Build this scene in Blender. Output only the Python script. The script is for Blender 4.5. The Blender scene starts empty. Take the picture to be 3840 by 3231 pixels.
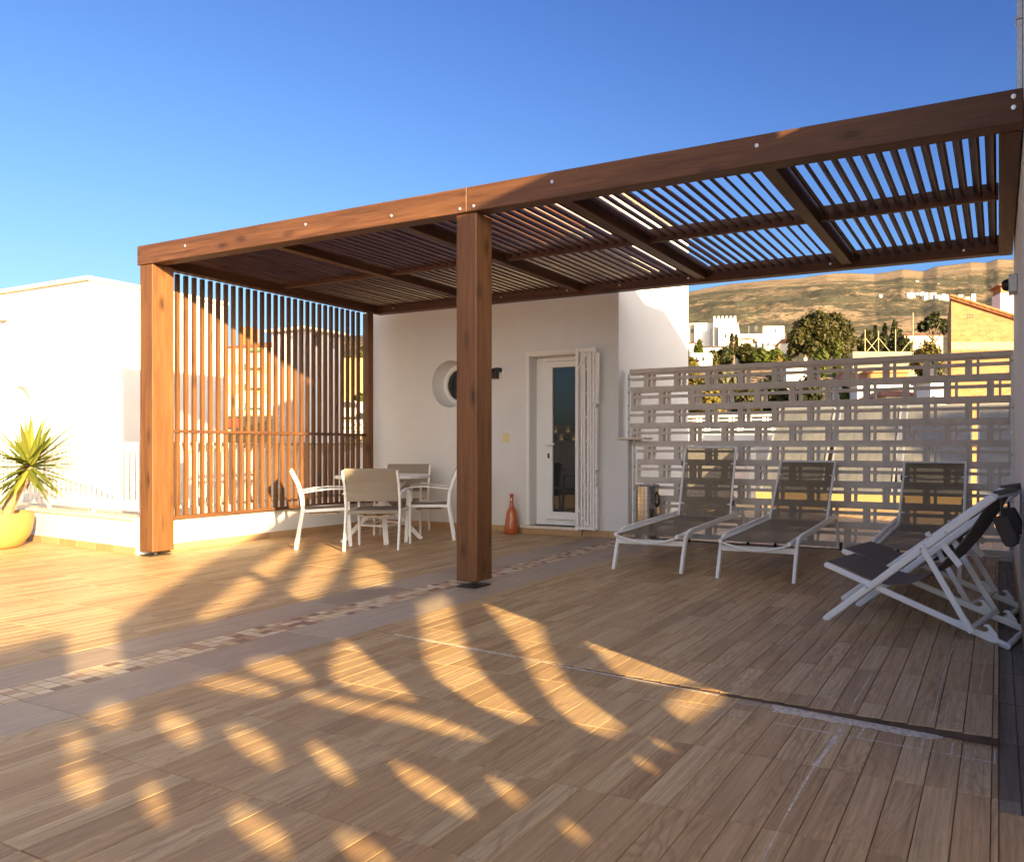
import bpy, math, random
import numpy as np
from mathutils import Vector, Matrix
from mathutils.geometry import tessellate_polygon
S = bpy.context.scene
COL = S.collection
R = math.radians
# ------------------------------------------------------------------ camera
YAW = R(23.355); HC = 1.07; F = 2698.0; CX = 2580.0; CY = 1674.0
cd = bpy.data.cameras.new('camera'); cam = bpy.data.objects.new('camera', cd); COL.objects.link(cam)
cam.location = (0, 0, HC); cam.rotation_euler = (R(90), 0, YAW)
cd.sensor_width = 36; cd.sensor_fit = 'HORIZONTAL'; cd.lens = F/3840*36
cd.shift_x = (1920-CX)/3840; cd.shift_y = (CY-1615.5)/3840
cd.clip_start = 0.02; cd.clip_end = 20000
S.camera = cam
# ------------------------------------------------------------------ sky, sun, exposure
SUND = Vector((-1, 0.495, -0.2446)).normalized()
ELEV = math.asin(-SUND.z); AZ = math.atan2(-SUND.x, -SUND.y)
w = bpy.data.worlds.new('World'); S.world = w; w.use_nodes = True
nt = w.node_tree; nt.nodes.clear()
sky = nt.nodes.new('ShaderNodeTexSky'); sky.sky_type = 'NISHITA'; sky.sun_disc = False
sky.sun_elevation = ELEV; sky.sun_rotation = AZ; sky.altitude = 900
sky.air_density = 1.0; sky.dust_density = 4.0; sky.ozone_density = 3.5
hs = nt.nodes.new('ShaderNodeHueSaturation'); hs.inputs['Hue'].default_value = 0.510; hs.inputs['Saturation'].default_value = 0.99
bg = nt.nodes.new('ShaderNodeBackground'); bg.inputs[1].default_value = 0.06
wo = nt.nodes.new('ShaderNodeOutputWorld')
gam = nt.nodes.new('ShaderNodeGamma'); gam.inputs[1].default_value = 1.65; nt.links.new(sky.outputs[0], gam.inputs[0])
nt.links.new(gam.outputs[0], hs.inputs['Color']); hs.inputs['Value'].default_value = 0.50
# sky's unseen sun side warmed and brightened as added fill light, deep blue opposite
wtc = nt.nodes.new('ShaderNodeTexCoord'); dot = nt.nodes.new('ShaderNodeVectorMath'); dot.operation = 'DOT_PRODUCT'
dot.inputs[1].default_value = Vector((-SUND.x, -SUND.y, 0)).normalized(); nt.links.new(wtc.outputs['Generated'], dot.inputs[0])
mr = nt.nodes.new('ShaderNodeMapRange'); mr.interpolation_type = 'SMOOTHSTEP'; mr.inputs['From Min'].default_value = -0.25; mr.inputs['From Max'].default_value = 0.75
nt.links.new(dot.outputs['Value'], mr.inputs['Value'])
sunfill = nt.nodes.new('ShaderNodeHueSaturation'); sunfill.inputs['Saturation'].default_value = 0.3; sunfill.inputs['Value'].default_value = 1.45; nt.links.new(sky.outputs[0], sunfill.inputs['Color'])
wm = nt.nodes.new('ShaderNodeMix'); wm.data_type = 'RGBA'; wm.blend_type = 'MULTIPLY'; wm.inputs[0].default_value = 1; wm.inputs[7].default_value = (1.0, 0.88, 0.74, 1); nt.links.new(sunfill.outputs[0], wm.inputs[6])
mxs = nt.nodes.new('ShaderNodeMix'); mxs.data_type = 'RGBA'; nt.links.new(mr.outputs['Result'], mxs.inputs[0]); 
sk1 = nt.nodes.new('ShaderNodeVectorMath'); sk1.operation = 'MULTIPLY_ADD'; sk1.inputs[1].default_value = (0.2,)*3; sk1.inputs[2].default_value = (1,)*3; nt.links.new(hs.outputs[0], sk1.inputs[0])
sk2 = nt.nodes.new('ShaderNodeVectorMath'); sk2.operation = 'DIVIDE'; nt.links.new(hs.outputs[0], sk2.inputs[0]); nt.links.new(sk1.outputs[0], sk2.inputs[1])
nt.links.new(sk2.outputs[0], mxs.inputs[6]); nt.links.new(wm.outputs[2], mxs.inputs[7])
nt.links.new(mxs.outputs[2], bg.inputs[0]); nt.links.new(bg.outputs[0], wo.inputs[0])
sd = bpy.data.lights.new('sun', 'SUN'); sun = bpy.data.objects.new('sun', sd); COL.objects.link(sun)
sd.energy = 3.4; sd.angle = R(0.7); sd.color = (1.0, 0.72, 0.33)
sun.rotation_euler = SUND.to_track_quat('-Z', 'Y').to_euler(); sun.location = (20, -10, 12)
S.view_settings.view_transform = 'Standard'; S.view_settings.look = 'None'; S.view_settings.gamma = 1
S.view_settings.use_curve_mapping = False; S.view_settings.exposure = 2.85
S.cycles.max_bounces = 8; S.cycles.diffuse_bounces = 5; S.cycles.transparent_max_bounces = 12
S.cycles.sample_clamp_indirect = 6
# ------------------------------------------------------------------ pixel helper (real places in metres)
FW = Vector((-math.sin(YAW), math.cos(YAW), 0)); RT = Vector((math.cos(YAW), math.sin(YAW), 0))
def at(px, py, d): return Vector((0, 0, HC)) + FW*d + RT*((px-CX)/F*d) + Vector((0, 0, -(py-CY)/F*d))
# ------------------------------------------------------------------ mesh builder
class MB:
    def __init__(s): s.v = []; s.f = []; s.c = []; s.col = (0.5, 0.5, 0.5); s.m = None
    def add(s, vs, fs):
        n = len(s.v)
        s.v += [tuple((s.m @ Vector(p)) if s.m else p) for p in vs]
        for f in fs: s.f.append(tuple(i+n for i in f)); s.c.append(s.col)
        return s
    def hexa(s, p): return s.add(p, [(0,3,2,1),(4,5,6,7),(0,1,5,4),(1,2,6,5),(2,3,7,6),(3,0,4,7)])
    def box(s, x0, x1, y0, y1, z0, z1):
        return s.hexa([(x0,y0,z0),(x1,y0,z0),(x1,y1,z0),(x0,y1,z0),(x0,y0,z1),(x1,y0,z1),(x1,y1,z1),(x0,y1,z1)])
    def sweep(s, pts, ring, ref, closed=False):
        pts = [Vector(p) for p in pts]; ref = Vector(ref).normalized(); n = len(pts); k = len(ring); vs = []; fs = []
        for i, p in enumerate(pts):
            a = pts[i]-pts[i-1] if (i > 0 or closed) else pts[1]-pts[0]
            b = pts[(i+1) % n]-pts[i] if (i < n-1 or closed) else pts[-1]-pts[-2]
            a = a.normalized(); b = b.normalized(); t = (a+b)
            t = t.normalized() if t.length > 1e-6 else a
            sc = 1/max(0.5, t.dot(b))
            sd_ = (ref - t*ref.dot(t)).normalized(); nn = sd_.cross(t)
            for (u, v_) in ring: vs.append(p + sd_*u + nn*v_*sc)
        for i in range(n if closed else n-1):
            for j in range(k):
                q = (i+1) % n
                fs.append((i*k+j, i*k+(j+1) % k, q*k+(j+1) % k, q*k+j))
        if not closed: fs += [tuple(range(k))[::-1], tuple((n-1)*k+j for j in range(k))]
        return s.add(vs, fs)
    def path(s, pts, w, h, ref=(1,0,0), closed=False):
        return s.sweep(pts, [(-w/2,-h/2),(w/2,-h/2),(w/2,h/2),(-w/2,h/2)], ref, closed)
    def tube(s, pts, r, n=8, ref=(1,0,0), closed=False):
        return s.sweep(pts, [(r*math.cos(2*math.pi*j/n), r*math.sin(2*math.pi*j/n)) for j in range(n)], ref, closed)
    def lathe(s, prof, c=(0,0,0), n=24, cap=True):
        vs = []; fs = []; m = len(prof)
        for r, z in prof:
            for j in range(n):
                a = 2*math.pi*j/n; vs.append((c[0]+r*math.cos(a), c[1]+r*math.sin(a), c[2]+z))
        for i in range(m-1):
            for j in range(n): fs.append((i*n+j, i*n+(j+1) % n, (i+1)*n+(j+1) % n, (i+1)*n+j))
        if cap: fs += [tuple(range(n))[::-1], tuple((m-1)*n+j for j in range(n))]
        return s.add(vs, fs)
    def plate(s, outer, holes, fn, t):
        loops = [outer]+holes
        flat = [p for l in loops for p in l]
        tris = tessellate_polygon([[Vector((p[0], p[1], 0)) for p in l] for l in loops])
        n = len(flat); vs = [fn(p[0], p[1], 0) for p in flat]+[fn(p[0], p[1], t) for p in flat]
        fs = [tuple(a) for a in tris]+[tuple(i+n for i in a)[::-1] for a in tris]; o = 0
        for l in loops:
            k = len(l)
            for i in range(k): j = (i+1) % k; fs.append((o+i, o+j, o+j+n, o+i+n))
            o += k
        return s.add(vs, fs)
def O(name, mb, mat, parent=None, smooth=False, bevel=0, seg=1, loc=None, colattr=False):
    me = bpy.data.meshes.new(name); me.from_pydata(mb.v, [], mb.f); me.validate()
    if colattr:
        ca = me.attributes.new('pc', 'FLOAT_COLOR', 'FACE')
        ca.data.foreach_set('color', np.array([(c[0], c[1], c[2], 1) for c in mb.c], dtype=np.float32).ravel())
    import bmesh
    bm = bmesh.new(); bm.from_mesh(me); bmesh.ops.recalc_face_normals(bm, faces=bm.faces); bm.to_mesh(me); bm.free()
    me.materials.append(mat)
    if smooth:
        me.polygons.foreach_set('use_smooth', [True]*len(me.polygons))
        if smooth != 'all': me.set_sharp_from_angle(angle=R(40))
    o = bpy.data.objects.new(name, me); COL.objects.link(o)
    if parent: o.parent = parent
    if loc: o.location = loc
    if bevel:
        b = o.modifiers.new('edge', 'BEVEL'); b.width = bevel; b.segments = seg; b.limit_method = 'ANGLE'; b.angle_limit = R(50)
    return o
def tag(o, label, cat, group=None, kind=None):
    if label: o['label'] = label
    if cat: o['category'] = cat
    if group: o['group'] = group
    if kind: o['kind'] = kind
    return o
def T(name, label, cat, loc=(0,0,0), rz=0, group=None):
    o = bpy.data.objects.new(name, None); COL.objects.link(o); o.location = loc; o.rotation_euler = (0,0,rz)
    o.empty_display_size = 0.1
    return tag(o, label, cat, group)
def structure(o): o['kind'] = 'structure'; return o
def copy_tree(o, parent=None):
    c = o.copy(); COL.objects.link(c)
    if parent: c.parent = parent
    for ch in list(o.children): copy_tree(ch, c)
    return c
# ------------------------------------------------------------------ materials
class NT:
    def __init__(s, name):
        s.mat = bpy.data.materials.new(name); s.mat.use_nodes = True; s.t = s.mat.node_tree
        s.t.nodes.clear(); s.out = s.n('ShaderNodeOutputMaterial'); s.b = s.n('ShaderNodeBsdfPrincipled')
        s.l(s.b.outputs[0], s.out.inputs[0])
    def n(s, k, **kw):
        x = s.t.nodes.new(k)
        for a, v in kw.items(): setattr(x, a, v)
        return x
    def l(s, a, b): s.t.links.new(a, b)
    def set(s, k, v): s.b.inputs[k].default_value = v
    def coord(s, scale, rnd=False, gen='Object'):
        tc = s.n('ShaderNodeTexCoord'); mp = s.n('ShaderNodeMapping'); mp.inputs['Scale'].default_value = scale
        src = tc.outputs[gen]
        if rnd:
            oi = s.n('ShaderNodeObjectInfo'); m = s.n('ShaderNodeMath', operation='MULTIPLY'); m.inputs[1].default_value = 37.0
            s.l(oi.outputs['Random'], m.inputs[0]); va = s.n('ShaderNodeVectorMath', operation='ADD')
            s.l(src, va.inputs[0]); s.l(m.outputs[0], va.inputs[1]); src = va.outputs[0]
        s.l(src, mp.inputs[0]); return mp.outputs[0]
    def noise(s, vec, scale, detail=4, rough=0.55, dist=0.0):
        x = s.n('ShaderNodeTexNoise'); x.inputs['Scale'].default_value = scale; x.inputs['Detail'].default_value = detail
        x.inputs['Roughness'].default_value = rough; x.inputs['Distortion'].default_value = dist
        if vec is not None: s.l(vec, x.inputs['Vector'])
        return x.outputs['Fac']
    def ramp(s, fac, stops):
        x = s.n('ShaderNodeValToRGB'); e = x.color_ramp.elements
        while len(e) < len(stops): e.new(0.5)
        for i, (p, c) in enumerate(stops): e[i].position = p; e[i].color = (c[0], c[1], c[2], 1) if not isinstance(c, (int, float)) else (c, c, c, 1)
        s.l(fac, x.inputs[0]); return x.outputs[0]
    def mix(s, fac, a, b, mode='MIX'):
        x = s.n('ShaderNodeMix', data_type='RGBA', blend_type=mode)
        for k, v in ((0, fac), (6, a), (7, b)):
            if hasattr(v, 'is_linked') or hasattr(v, 'links'): s.l(v, x.inputs[k])
            elif isinstance(v, (int, float)): x.inputs[k].default_value = v
            else: x.inputs[k].default_value = (v[0], v[1], v[2], 1)
        return x.outputs[2]
    def math(s, op, a, b=0.0, c=None):
        x = s.n('ShaderNodeMath', operation=op)
        for i, v in enumerate((a, b) if c is None else (a, b, c)):
            if isinstance(v, (int, float)): x.inputs[i].default_value = v
            else: s.l(v, x.inputs[i])
        return x.outputs[0]
    def bump(s, h, strength=0.3, dist=0.01):
        x = s.n('ShaderNodeBump'); x.inputs['Strength'].default_value = strength; x.inputs['Distance'].default_value = dist
        s.l(h, x.inputs['Height']); s.l(x.outputs[0], s.b.inputs['Normal']); return x
    def base(s, c): s.l(c, s.b.inputs['Base Color'])
def plain(name, col, rough=0.5, metal=0.0, var=0.12, nscale=6.0, bump=0.0, bscale=40, spec=0.5, coat=0):
    m = NT(name); v = m.coord((1,1,1), True)
    n = m.noise(v, nscale, 5)
    lo = [c*(1-var) for c in col]; hi = [min(1, c*(1+var)) for c in col]
    m.base(m.ramp(n, [(0.3, lo), (0.7, hi)])); m.set('Roughness', rough); m.set('Metallic', metal); m.set('Specular IOR Level', spec)
    if coat: m.set('Coat Weight', coat)
    if bump: m.bump(m.noise(v, bscale, 4), bump, 0.004)
    return m.mat
def wood(name, axis, dark, mid, light, rough=0.55, rnd=True, freq=16.0, knots=True):
    m = NT(name); sc = [freq]*3; sc[axis] = freq*0.055
    v = m.coord(sc, rnd)
    n1 = m.noise(v, 1.0, 9, 0.62, 1.2)
    c = m.ramp(n1, [(0.28, dark), (0.5, mid), (0.72, light)])
    sc2 = [2.0]*3; sc2[axis] = 0.6
    n2 = m.noise(m.coord(sc2, rnd), 1.0, 3)
    c = m.mix(m.ramp(n2, [(0.35, 0.0), (0.7, 0.55)]), c, [x*0.55 for x in mid])
    if knots:
        sc3 = [7.0]*3; sc3[axis] = 2.6
        vo = m.n('ShaderNodeTexVoronoi', feature='F1'); vo.inputs['Scale'].default_value = 0.9
        m.l(m.coord(sc3, rnd), vo.inputs['Vector'])
        kf = m.ramp(vo.outputs['Distance'], [(0.06, 0.9), (0.15, 0.45), (0.26, 0.0)])
        c = m.mix(kf, c, [x*0.35 for x in dark])
    sc4 = [130.0]*3; sc4[axis] = 5.0
    fine = m.noise(m.coord(sc4, rnd), 1.0, 4)
    c = m.mix(m.ramp(fine, [(0.35, 0.0), (0.75, 0.4)]), c, light)
    m.base(c); m.set('Roughness', rough); m.set('Specular IOR Level', 0.35)
    m.bump(fine, 0.25, 0.003)
    return m.mat
def planks(name, tones, grain=0.55, rough=0.5):
    m = NT(name); at_ = m.n('ShaderNodeAttribute', attribute_name='pc'); sep = m.n('ShaderNodeSeparateColor'); m.l(at_.outputs['Color'], sep.inputs[0])
    tc = m.n('ShaderNodeTexCoord'); off = m.n('ShaderNodeCombineXYZ')
    m.l(m.math('MULTIPLY', sep.outputs[1], 31.0), off.inputs[0]); m.l(m.math('MULTIPLY', sep.outputs[2], 47.0), off.inputs[1])
    va = m.n('ShaderNodeVectorMath', operation='ADD'); m.l(tc.outputs['Object'], va.inputs[0]); m.l(off.outputs[0], va.inputs[1])
    def mp(sc):
        x = m.n('ShaderNodeMapping'); x.inputs['Scale'].default_value = sc; m.l(va.outputs[0], x.inputs[0]); return x.outputs[0]
    c = m.ramp(sep.outputs[0], [(0.0, tones[0]), (0.35, tones[1]), (0.65, tones[2]), (1.0, tones[3])])
    # cathedral figure: contour lines of a stretched noise, only on some planks
    n0 = m.noise(mp((9.0, 1.7, 1)), 1.0, 2, 0.5, 0.5)
    rings = m.math('SINE', m.math('MULTIPLY', n0, 85.0))
    rm = m.math('MULTIPLY', m.ramp(rings, [(0.1, 0.0), (0.95, 0.55)]), m.ramp(sep.outputs[2], [(0.2, 0.25), (0.8, 1.0)]))
    streak = m.noise(mp((70.0, 2.6, 1)), 1.0, 6, 0.65, 0.6)
    st = m.ramp(streak, [(0.36, 0.0), (0.7, 1.0)])
    c = m.mix(m.math('MULTIPLY', st, grain), c, [x*0.52 for x in tones[1]])
    c = m.mix(m.math('MULTIPLY', rm, grain*0.9), c, [x*0.48 for x in tones[0]])
    broad = m.noise(mp((16.0, 0.9, 1)), 1.0, 3)
    c = m.mix(m.ramp(broad, [(0.4, 0.0), (0.75, 0.45)]), c, tones[3])
    dirt = m.noise(tc.outputs['Object'], 0.9, 5)
    c = m.mix(m.ramp(dirt, [(0.45, 0.0), (0.75, 0.22)]), c, (0.30, 0.24, 0.18))
    m.base(c); m.l(m.ramp(streak, [(0.3, rough-0.08), (0.8, rough+0.15)]), m.b.inputs['Roughness']); m.set('Specular IOR Level', 0.4)
    m.bump(streak, 0.35, 0.004)
    return m.mat
def leafmat(name, a, b, c, trans=0.25, rough=0.55):
    m = NT(name); g = m.n('ShaderNodeNewGeometry')
    big = m.noise(m.coord((1,1,1)), 0.35, 3)
    f = m.math('ADD', m.math('MULTIPLY', g.outputs['Random Per Island'], 0.7), m.math('MULTIPLY', big, 0.35))
    col = m.ramp(f, [(0.1, a), (0.5, b), (0.95, c)])
    m.base(col); m.set('Roughness', rough); m.set('Specular IOR Level', 0.25)
    tr = m.n('ShaderNodeBsdfTranslucent'); m.l(col, tr.inputs[0]); mx = m.n('ShaderNodeMixShader'); mx.inputs[0].default_value = trans
    m.l(m.b.outputs[0], mx.inputs[1]); m.l(tr.outputs[0], mx.inputs[2]); m.l(mx.outputs[0], m.out.inputs[0])
    return m.mat
def plaster(name, col, streaks=0.06):
    m = NT(name); v = m.coord((1,1,1)); n = m.noise(v, 1.1, 6, 0.6)
    c = m.ramp(n, [(0.3, [x*(1-streaks) for x in col]), (0.7, col)])
    sv = m.noise(m.coord((3.0, 3.0, 0.25)), 1.0, 5); c = m.mix(m.ramp(sv, [(0.55, 0.0), (0.8, streaks*2.5)]), c, [x*0.8 for x in col])
    m.base(c); m.set('Roughness', 0.85); m.set('Specular IOR Level', 0.2)
    m.bump(m.noise(v, 38, 6, 0.6), 0.22, 0.006)
    return m.mat
def brickmat(name, c1, c2, mortar, scale, bw=0.28, rh=0.115, axis='x'):
    m = NT(name); tc = m.n('ShaderNodeTexCoord'); sp = m.n('ShaderNodeSeparateXYZ'); cb = m.n('ShaderNodeCombineXYZ')
    m.l(tc.outputs['Object'], sp.inputs[0]); m.l(sp.outputs[0 if axis == 'x' else 1], cb.inputs[0]); m.l(sp.outputs[2], cb.inputs[1])
    b = m.n('ShaderNodeTexBrick'); b.inputs['Scale'].default_value = scale; b.inputs['Brick Width'].default_value = bw; b.inputs['Row Height'].default_value = rh
    b.inputs['Mortar Size'].default_value = 0.007; b.inputs['Color1'].default_value = (*c1, 1); b.inputs['Color2'].default_value = (*c2, 1); b.inputs['Mortar'].default_value = (*mortar, 1)
    b.inputs['Bias'].default_value = 0.1; m.l(cb.outputs[0], b.inputs['Vector'])
    c = m.mix(m.ramp(m.noise(tc.outputs['Object'], 2.2, 5), [(0.4, 0.0), (0.75, 0.5)]), b.outputs['Color'], mortar)
    m.base(c); m.set('Roughness', 0.85); m.bump(b.outputs['Fac'], -0.4, 0.01); return m.mat
PIN = ((0.042,0.017,0.009), (0.095,0.040,0.020), (0.16,0.074,0.036))
PINX = wood('stained_pine_x', 0, *PIN); PINY = wood('stained_pine_y', 1, *PIN); PINZ = wood('stained_pine_z', 2, (0.055,0.022,0.010), (0.125,0.053,0.021), (0.20,0.092,0.036))
DECK = planks('wood_look_tile', ((0.355,0.207,0.098), (0.49,0.305,0.150), (0.55,0.357,0.184), (0.61,0.435,0.245)), 0.85)
BAND = planks('grey_wood_tile', ((0.28,0.205,0.155), (0.37,0.28,0.215), (0.41,0.315,0.24), (0.45,0.36,0.285)), 0.35)
WETP = planks('wet_wood_tile', ((0.14,0.095,0.06), (0.19,0.135,0.09), (0.22,0.165,0.115), (0.25,0.20,0.15)), 0.5, 0.55)
JOINT = plain('dark_joint', (0.10,0.07,0.05), 0.9)
SKIRT = planks('skirting_tile', ((0.36,0.21,0.10), (0.42,0.26,0.13), (0.46,0.29,0.15), (0.50,0.33,0.18)), 0.3)
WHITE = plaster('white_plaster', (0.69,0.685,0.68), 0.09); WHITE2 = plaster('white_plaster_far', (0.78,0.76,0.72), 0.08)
STONE = plain('coping_stone', (0.66,0.58,0.48), 0.7, var=0.08, nscale=14, bump=0.1)
CONC = plain('cast_concrete', (0.60,0.545,0.49), 0.82, var=0.10, nscale=9, bump=0.18, bscale=90)
WMET = plain('white_powder_coat', (0.78,0.78,0.77), 0.38, var=0.03); WPLA = plain('white_painted_metal', (0.76,0.74,0.72), 0.5, var=0.05, nscale=20)
GALV = plain('galvanised_steel', (0.50,0.53,0.55), 0.4, 0.7, var=0.15, nscale=30)
BOLTM = plain('bolt_zinc', (0.72,0.74,0.75), 0.3, 0.8)
BLACK = plain('black_plastic', (0.015,0.015,0.016), 0.4); DARKM = plain('dark_iron', (0.05,0.04,0.035), 0.5, 0.4)
STEEL = NT('brushed_stainless'); STEEL.base(STEEL.ramp(STEEL.noise(STEEL.coord((1,1,60)), 1.0, 3), [(0.3,(0.42,0.40,0.38)),(0.7,(0.6,0.58,0.55))])); STEEL.set('Metallic', 1); STEEL.set('Roughness', 0.17); STEEL = STEEL.mat
TERRA = plain('glazed_terracotta', (0.42,0.10,0.025), 0.28, var=0.2, nscale=5, coat=0.4)
POTM = plain('ochre_planter', (0.42,0.22,0.07), 0.5, var=0.05)
CREAM = plain('cream_plastic', (0.70,0.58,0.30), 0.4, var=0.03); BEIGE = plain('beige_bracket', (0.55,0.45,0.34), 0.5)
LUM = plain('orange_wall', (0.32,0.15,0.065), 0.85)
CREAMW = plaster('cream_plaster', (0.62,0.54,0.40)); YELW = plaster('ochre_plaster', (0.42,0.29,0.14), 0.15)
GREYW = plaster('grey_plaster', (0.48,0.47,0.45)); CONCW = plaster('rough_concrete', (0.30,0.26,0.20), 0.25)
TILE = plain('roof_tile', (0.25,0.095,0.04), 0.8, var=0.35, nscale=3, bump=0.4, bscale=12)
BRICK = brickmat('hollow_brick', (0.21,0.085,0.030), (0.30,0.135,0.052), (0.24,0.165,0.09), 1.0)
BRICKS = brickmat('hollow_brick_side', (0.20,0.085,0.035), (0.26,0.12,0.05), (0.22,0.15,0.09), 1.0, axis='y')
GLASSD = NT('dark_glazing'); GLASSD.set('Base Color', (0.018,0.022,0.022,1)); GLASSD.set('Roughness', 0.03); GLASSD.set('IOR', 1.62); GLASSD = GLASSD.mat
WINM = plain('far_window', (0.05,0.055,0.06), 0.2)
def sling(name, col, tr):
    m = NT(name); v = m.coord((1,1,1)); n = m.noise(v, 9, 3)
    m.base(m.ramp(n, [(0.3, [x*0.93 for x in col]), (0.7, col)])); m.set('Roughness', 0.75); m.set('Specular IOR Level', 0.25)
    wv = m.noise(m.coord((600,600,600)), 1.0, 1); m.bump(wv, 0.3, 0.002)
    if tr:
        t = m.n('ShaderNodeBsdfTransparent'); mx = m.n('ShaderNodeMixShader'); mx.inputs[0].default_value = tr
        m.l(m.b.outputs[0], mx.inputs[1]); m.l(t.outputs[0], mx.inputs[2]); m.l(mx.outputs[0], m.out.inputs[0])
    return m.mat
SLING = sling('taupe_mesh_sling', (0.205,0.165,0.112), 0.15); SLINGC = sling('taupe_chair_sling', (0.25,0.215,0.175), 0.0)
FABD = sling('dark_taupe_canvas', (0.135,0.108,0.090), 0.0)
# ------------------------------------------------------------------ terrace floors
rnd = random.Random(7)
def plank(mb, jb, x0, x1, y0, y1, z=0.0, g=0.0022, zf=None):
    c = 0.0016; d = 0.0035
    mb.col = (rnd.random(), rnd.random(), rnd.random())
    zz = zf or (lambda x: z)
    a, b, e, f = x0+g/2, x1-g/2, y0+g/2, y1-g/2
    y0L, y0R = (y0 if not callable(y0) else 0), 0
    vs = [(a,e,zz(a)-d),(b,e,zz(b)-d),(b,f,zz(b)-d),(a,f,zz(a)-d),(a+c,e+c,zz(a)),(b-c,e+c,zz(b)),(b-c,f-c,zz(b)),(a+c,f-c,zz(a))]
    mb.add(vs, [(4,5,6,7),(0,1,5,4),(1,2,6,5),(2,3,7,6),(3,0,4,7)])
def field(mb, x0, x1, y0, y1, w=0.0985, row=0.445, grp=4, z=0.0, front=None, zf=None):
    x = x0; i = 0; off = 0
    while x < x1-1e-4:
        if i % grp == 0: off = rnd.choice([0, 0, 0, 0, 0.17])
        xe = min(x+w, x1); ys = front((x+xe)/2) if front else y0
        k = math.floor((ys-1.05-off)/row); y = ys
        while y < y1-1e-4:
            ye = min(1.05+off+(k+1)*row, y1)
            if ye-y > 0.012: plank(mb, None, x, xe, y, ye, z, zf=zf)
            y = ye; k += 1
        x = xe; i += 1
fm = MB(); BX0, BX1 = -4.425, -3.37
pf = lambda x: 3.11+(x+3.17)*(2.80-3.11)/3.17
field(fm, -13.0, BX0, -3.0, 4.62)
field(fm, -7.83, BX0, 4.62, 7.42)
PX0, PX1 = BX1, 0.0
zp = lambda x: 0.0035+0.027*((x-PX0)/(PX1-PX0))**2.5
field(fm, BX1, 0.0, -3.0, 2.775)
x = BX1
tmp = MB()
for i in range(int((0-BX1)/0.0985)+1):          # the cut strip in front of the raised platform
    xa = BX1+i*0.0985; xb = min(xa+0.0985, 0.0)
    if xb-xa > 0.01: plank(fm, None, xa, xb, 2.775, pf((xa+xb)/2)-0.004)
field(fm, 0.0, 2.6, -3.0, 2.3)
field(fm, -4.0, 8.0, 7.56, 15.0, row=0.6)
floor = structure(O('floor', fm, DECK, colattr=True))
wf = MB(); field(wf, 0.0, 0.127, 2.3, 7.40, w=0.0635); structure(O('wet_floor_strip', wf, WETP, colattr=True))
bm_ = MB()
field(bm_, BX0, -4.04, -3.0, 7.40, w=0.385, row=0.62, grp=1); field(bm_, -3.80, BX1, -3.0, 7.40, w=0.43, row=0.62, grp=1)
structure(O('floor_tile_band', bm_, BAND, colattr=True))
MOS = NT('mosaic_tile'); _a = MOS.n('ShaderNodeAttribute', attribute_name='pc'); MOS.base(_a.outputs['Color']); MOS.set('Roughness', 0.5); MOS = MOS.mat
mo = MB(); cols = [(0.56,0.42,0.26),(0.60,0.47,0.31),(0.47,0.33,0.19),(0.34,0.20,0.12),(0.20,0.105,0.065),(0.42,0.24,0.15),(0.58,0.46,0.33)]
for i in range(int(10.4/0.06)):
    for j in range(4):
        y = -3.0+i*0.06; x = -4.04+j*0.06
        far = y > 2.6
        c = rnd.choice(cols if far or rnd.random() < 0.25 else cols[:3]+[cols[6]]); k = 0.9+rnd.random()*0.2
        mo.col = (c[0]*k*1.12, c[1]*k*1.12, c[2]*k*1.12)
        mo.add([(x+.0015,y+.0015,-0.0005),(x+.0585,y+.0015,-0.0005),(x+.0585,y+.0585,-0.0005),(x+.0015,y+.0585,-0.0005)], [(0,1,2,3)])
structure(O('mosaic_strip', mo, MOS, colattr=True))
fb = MB(); fb.box(-13.0, 2.6, -3.0, 4.62, -0.30, -0.0045); fb.box(-7.83, 0.128, 4.62, 7.56, -0.30, -0.0045); fb.box(-4.0, 8.0, 7.561, 15.0, -0.30, -0.0045)
structure(O('floor_slab', fb, JOINT))
# raised tiled platform with a rough front edge
pl = T('raised_platform', 'slightly raised wood-look tiled platform under the loungers with a dark cut front edge', 'platform', (0,0,0))
pm = MB(); field(pm, PX0, PX1, 3.2, 7.40, front=pf, zf=zp); O('tile_top', pm, DECK, pl, colattr=True)
pe = MB(); n = 26
for i in range(n):
    xa = PX0+(PX1-PX0)*i/n; xb = PX0+(PX1-PX0)*(i+1)/n
    j = lambda x: 0.004*math.sin(x*37)+0.003*math.sin(x*91)
    pe.hexa([(xa,pf(xa)-0.006-j(xa)*.6,-0.004),(xb,pf(xb)-0.006-j(xb)*.6,-0.004),(xb,pf(xb)+0.02,-0.004),(xa,pf(xa)+0.02,-0.004),
             (xa,pf(xa)-0.002,zp(xa)-0.0042),(xb,pf(xb)-0.002,zp(xb)-0.0042),(xb,pf(xb)+0.02,zp(xb)-0.0042),(xa,pf(xa)+0.02,zp(xa)-0.0042)])
pe.box(-0.012, 0.0, 2.83, 7.40, -0.004, 0.0235)
O('cut_edge', pe, plain('dark_cut_edge', (0.075,0.042,0.03), 0.8, var=0.4, nscale=20), pl)
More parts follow.
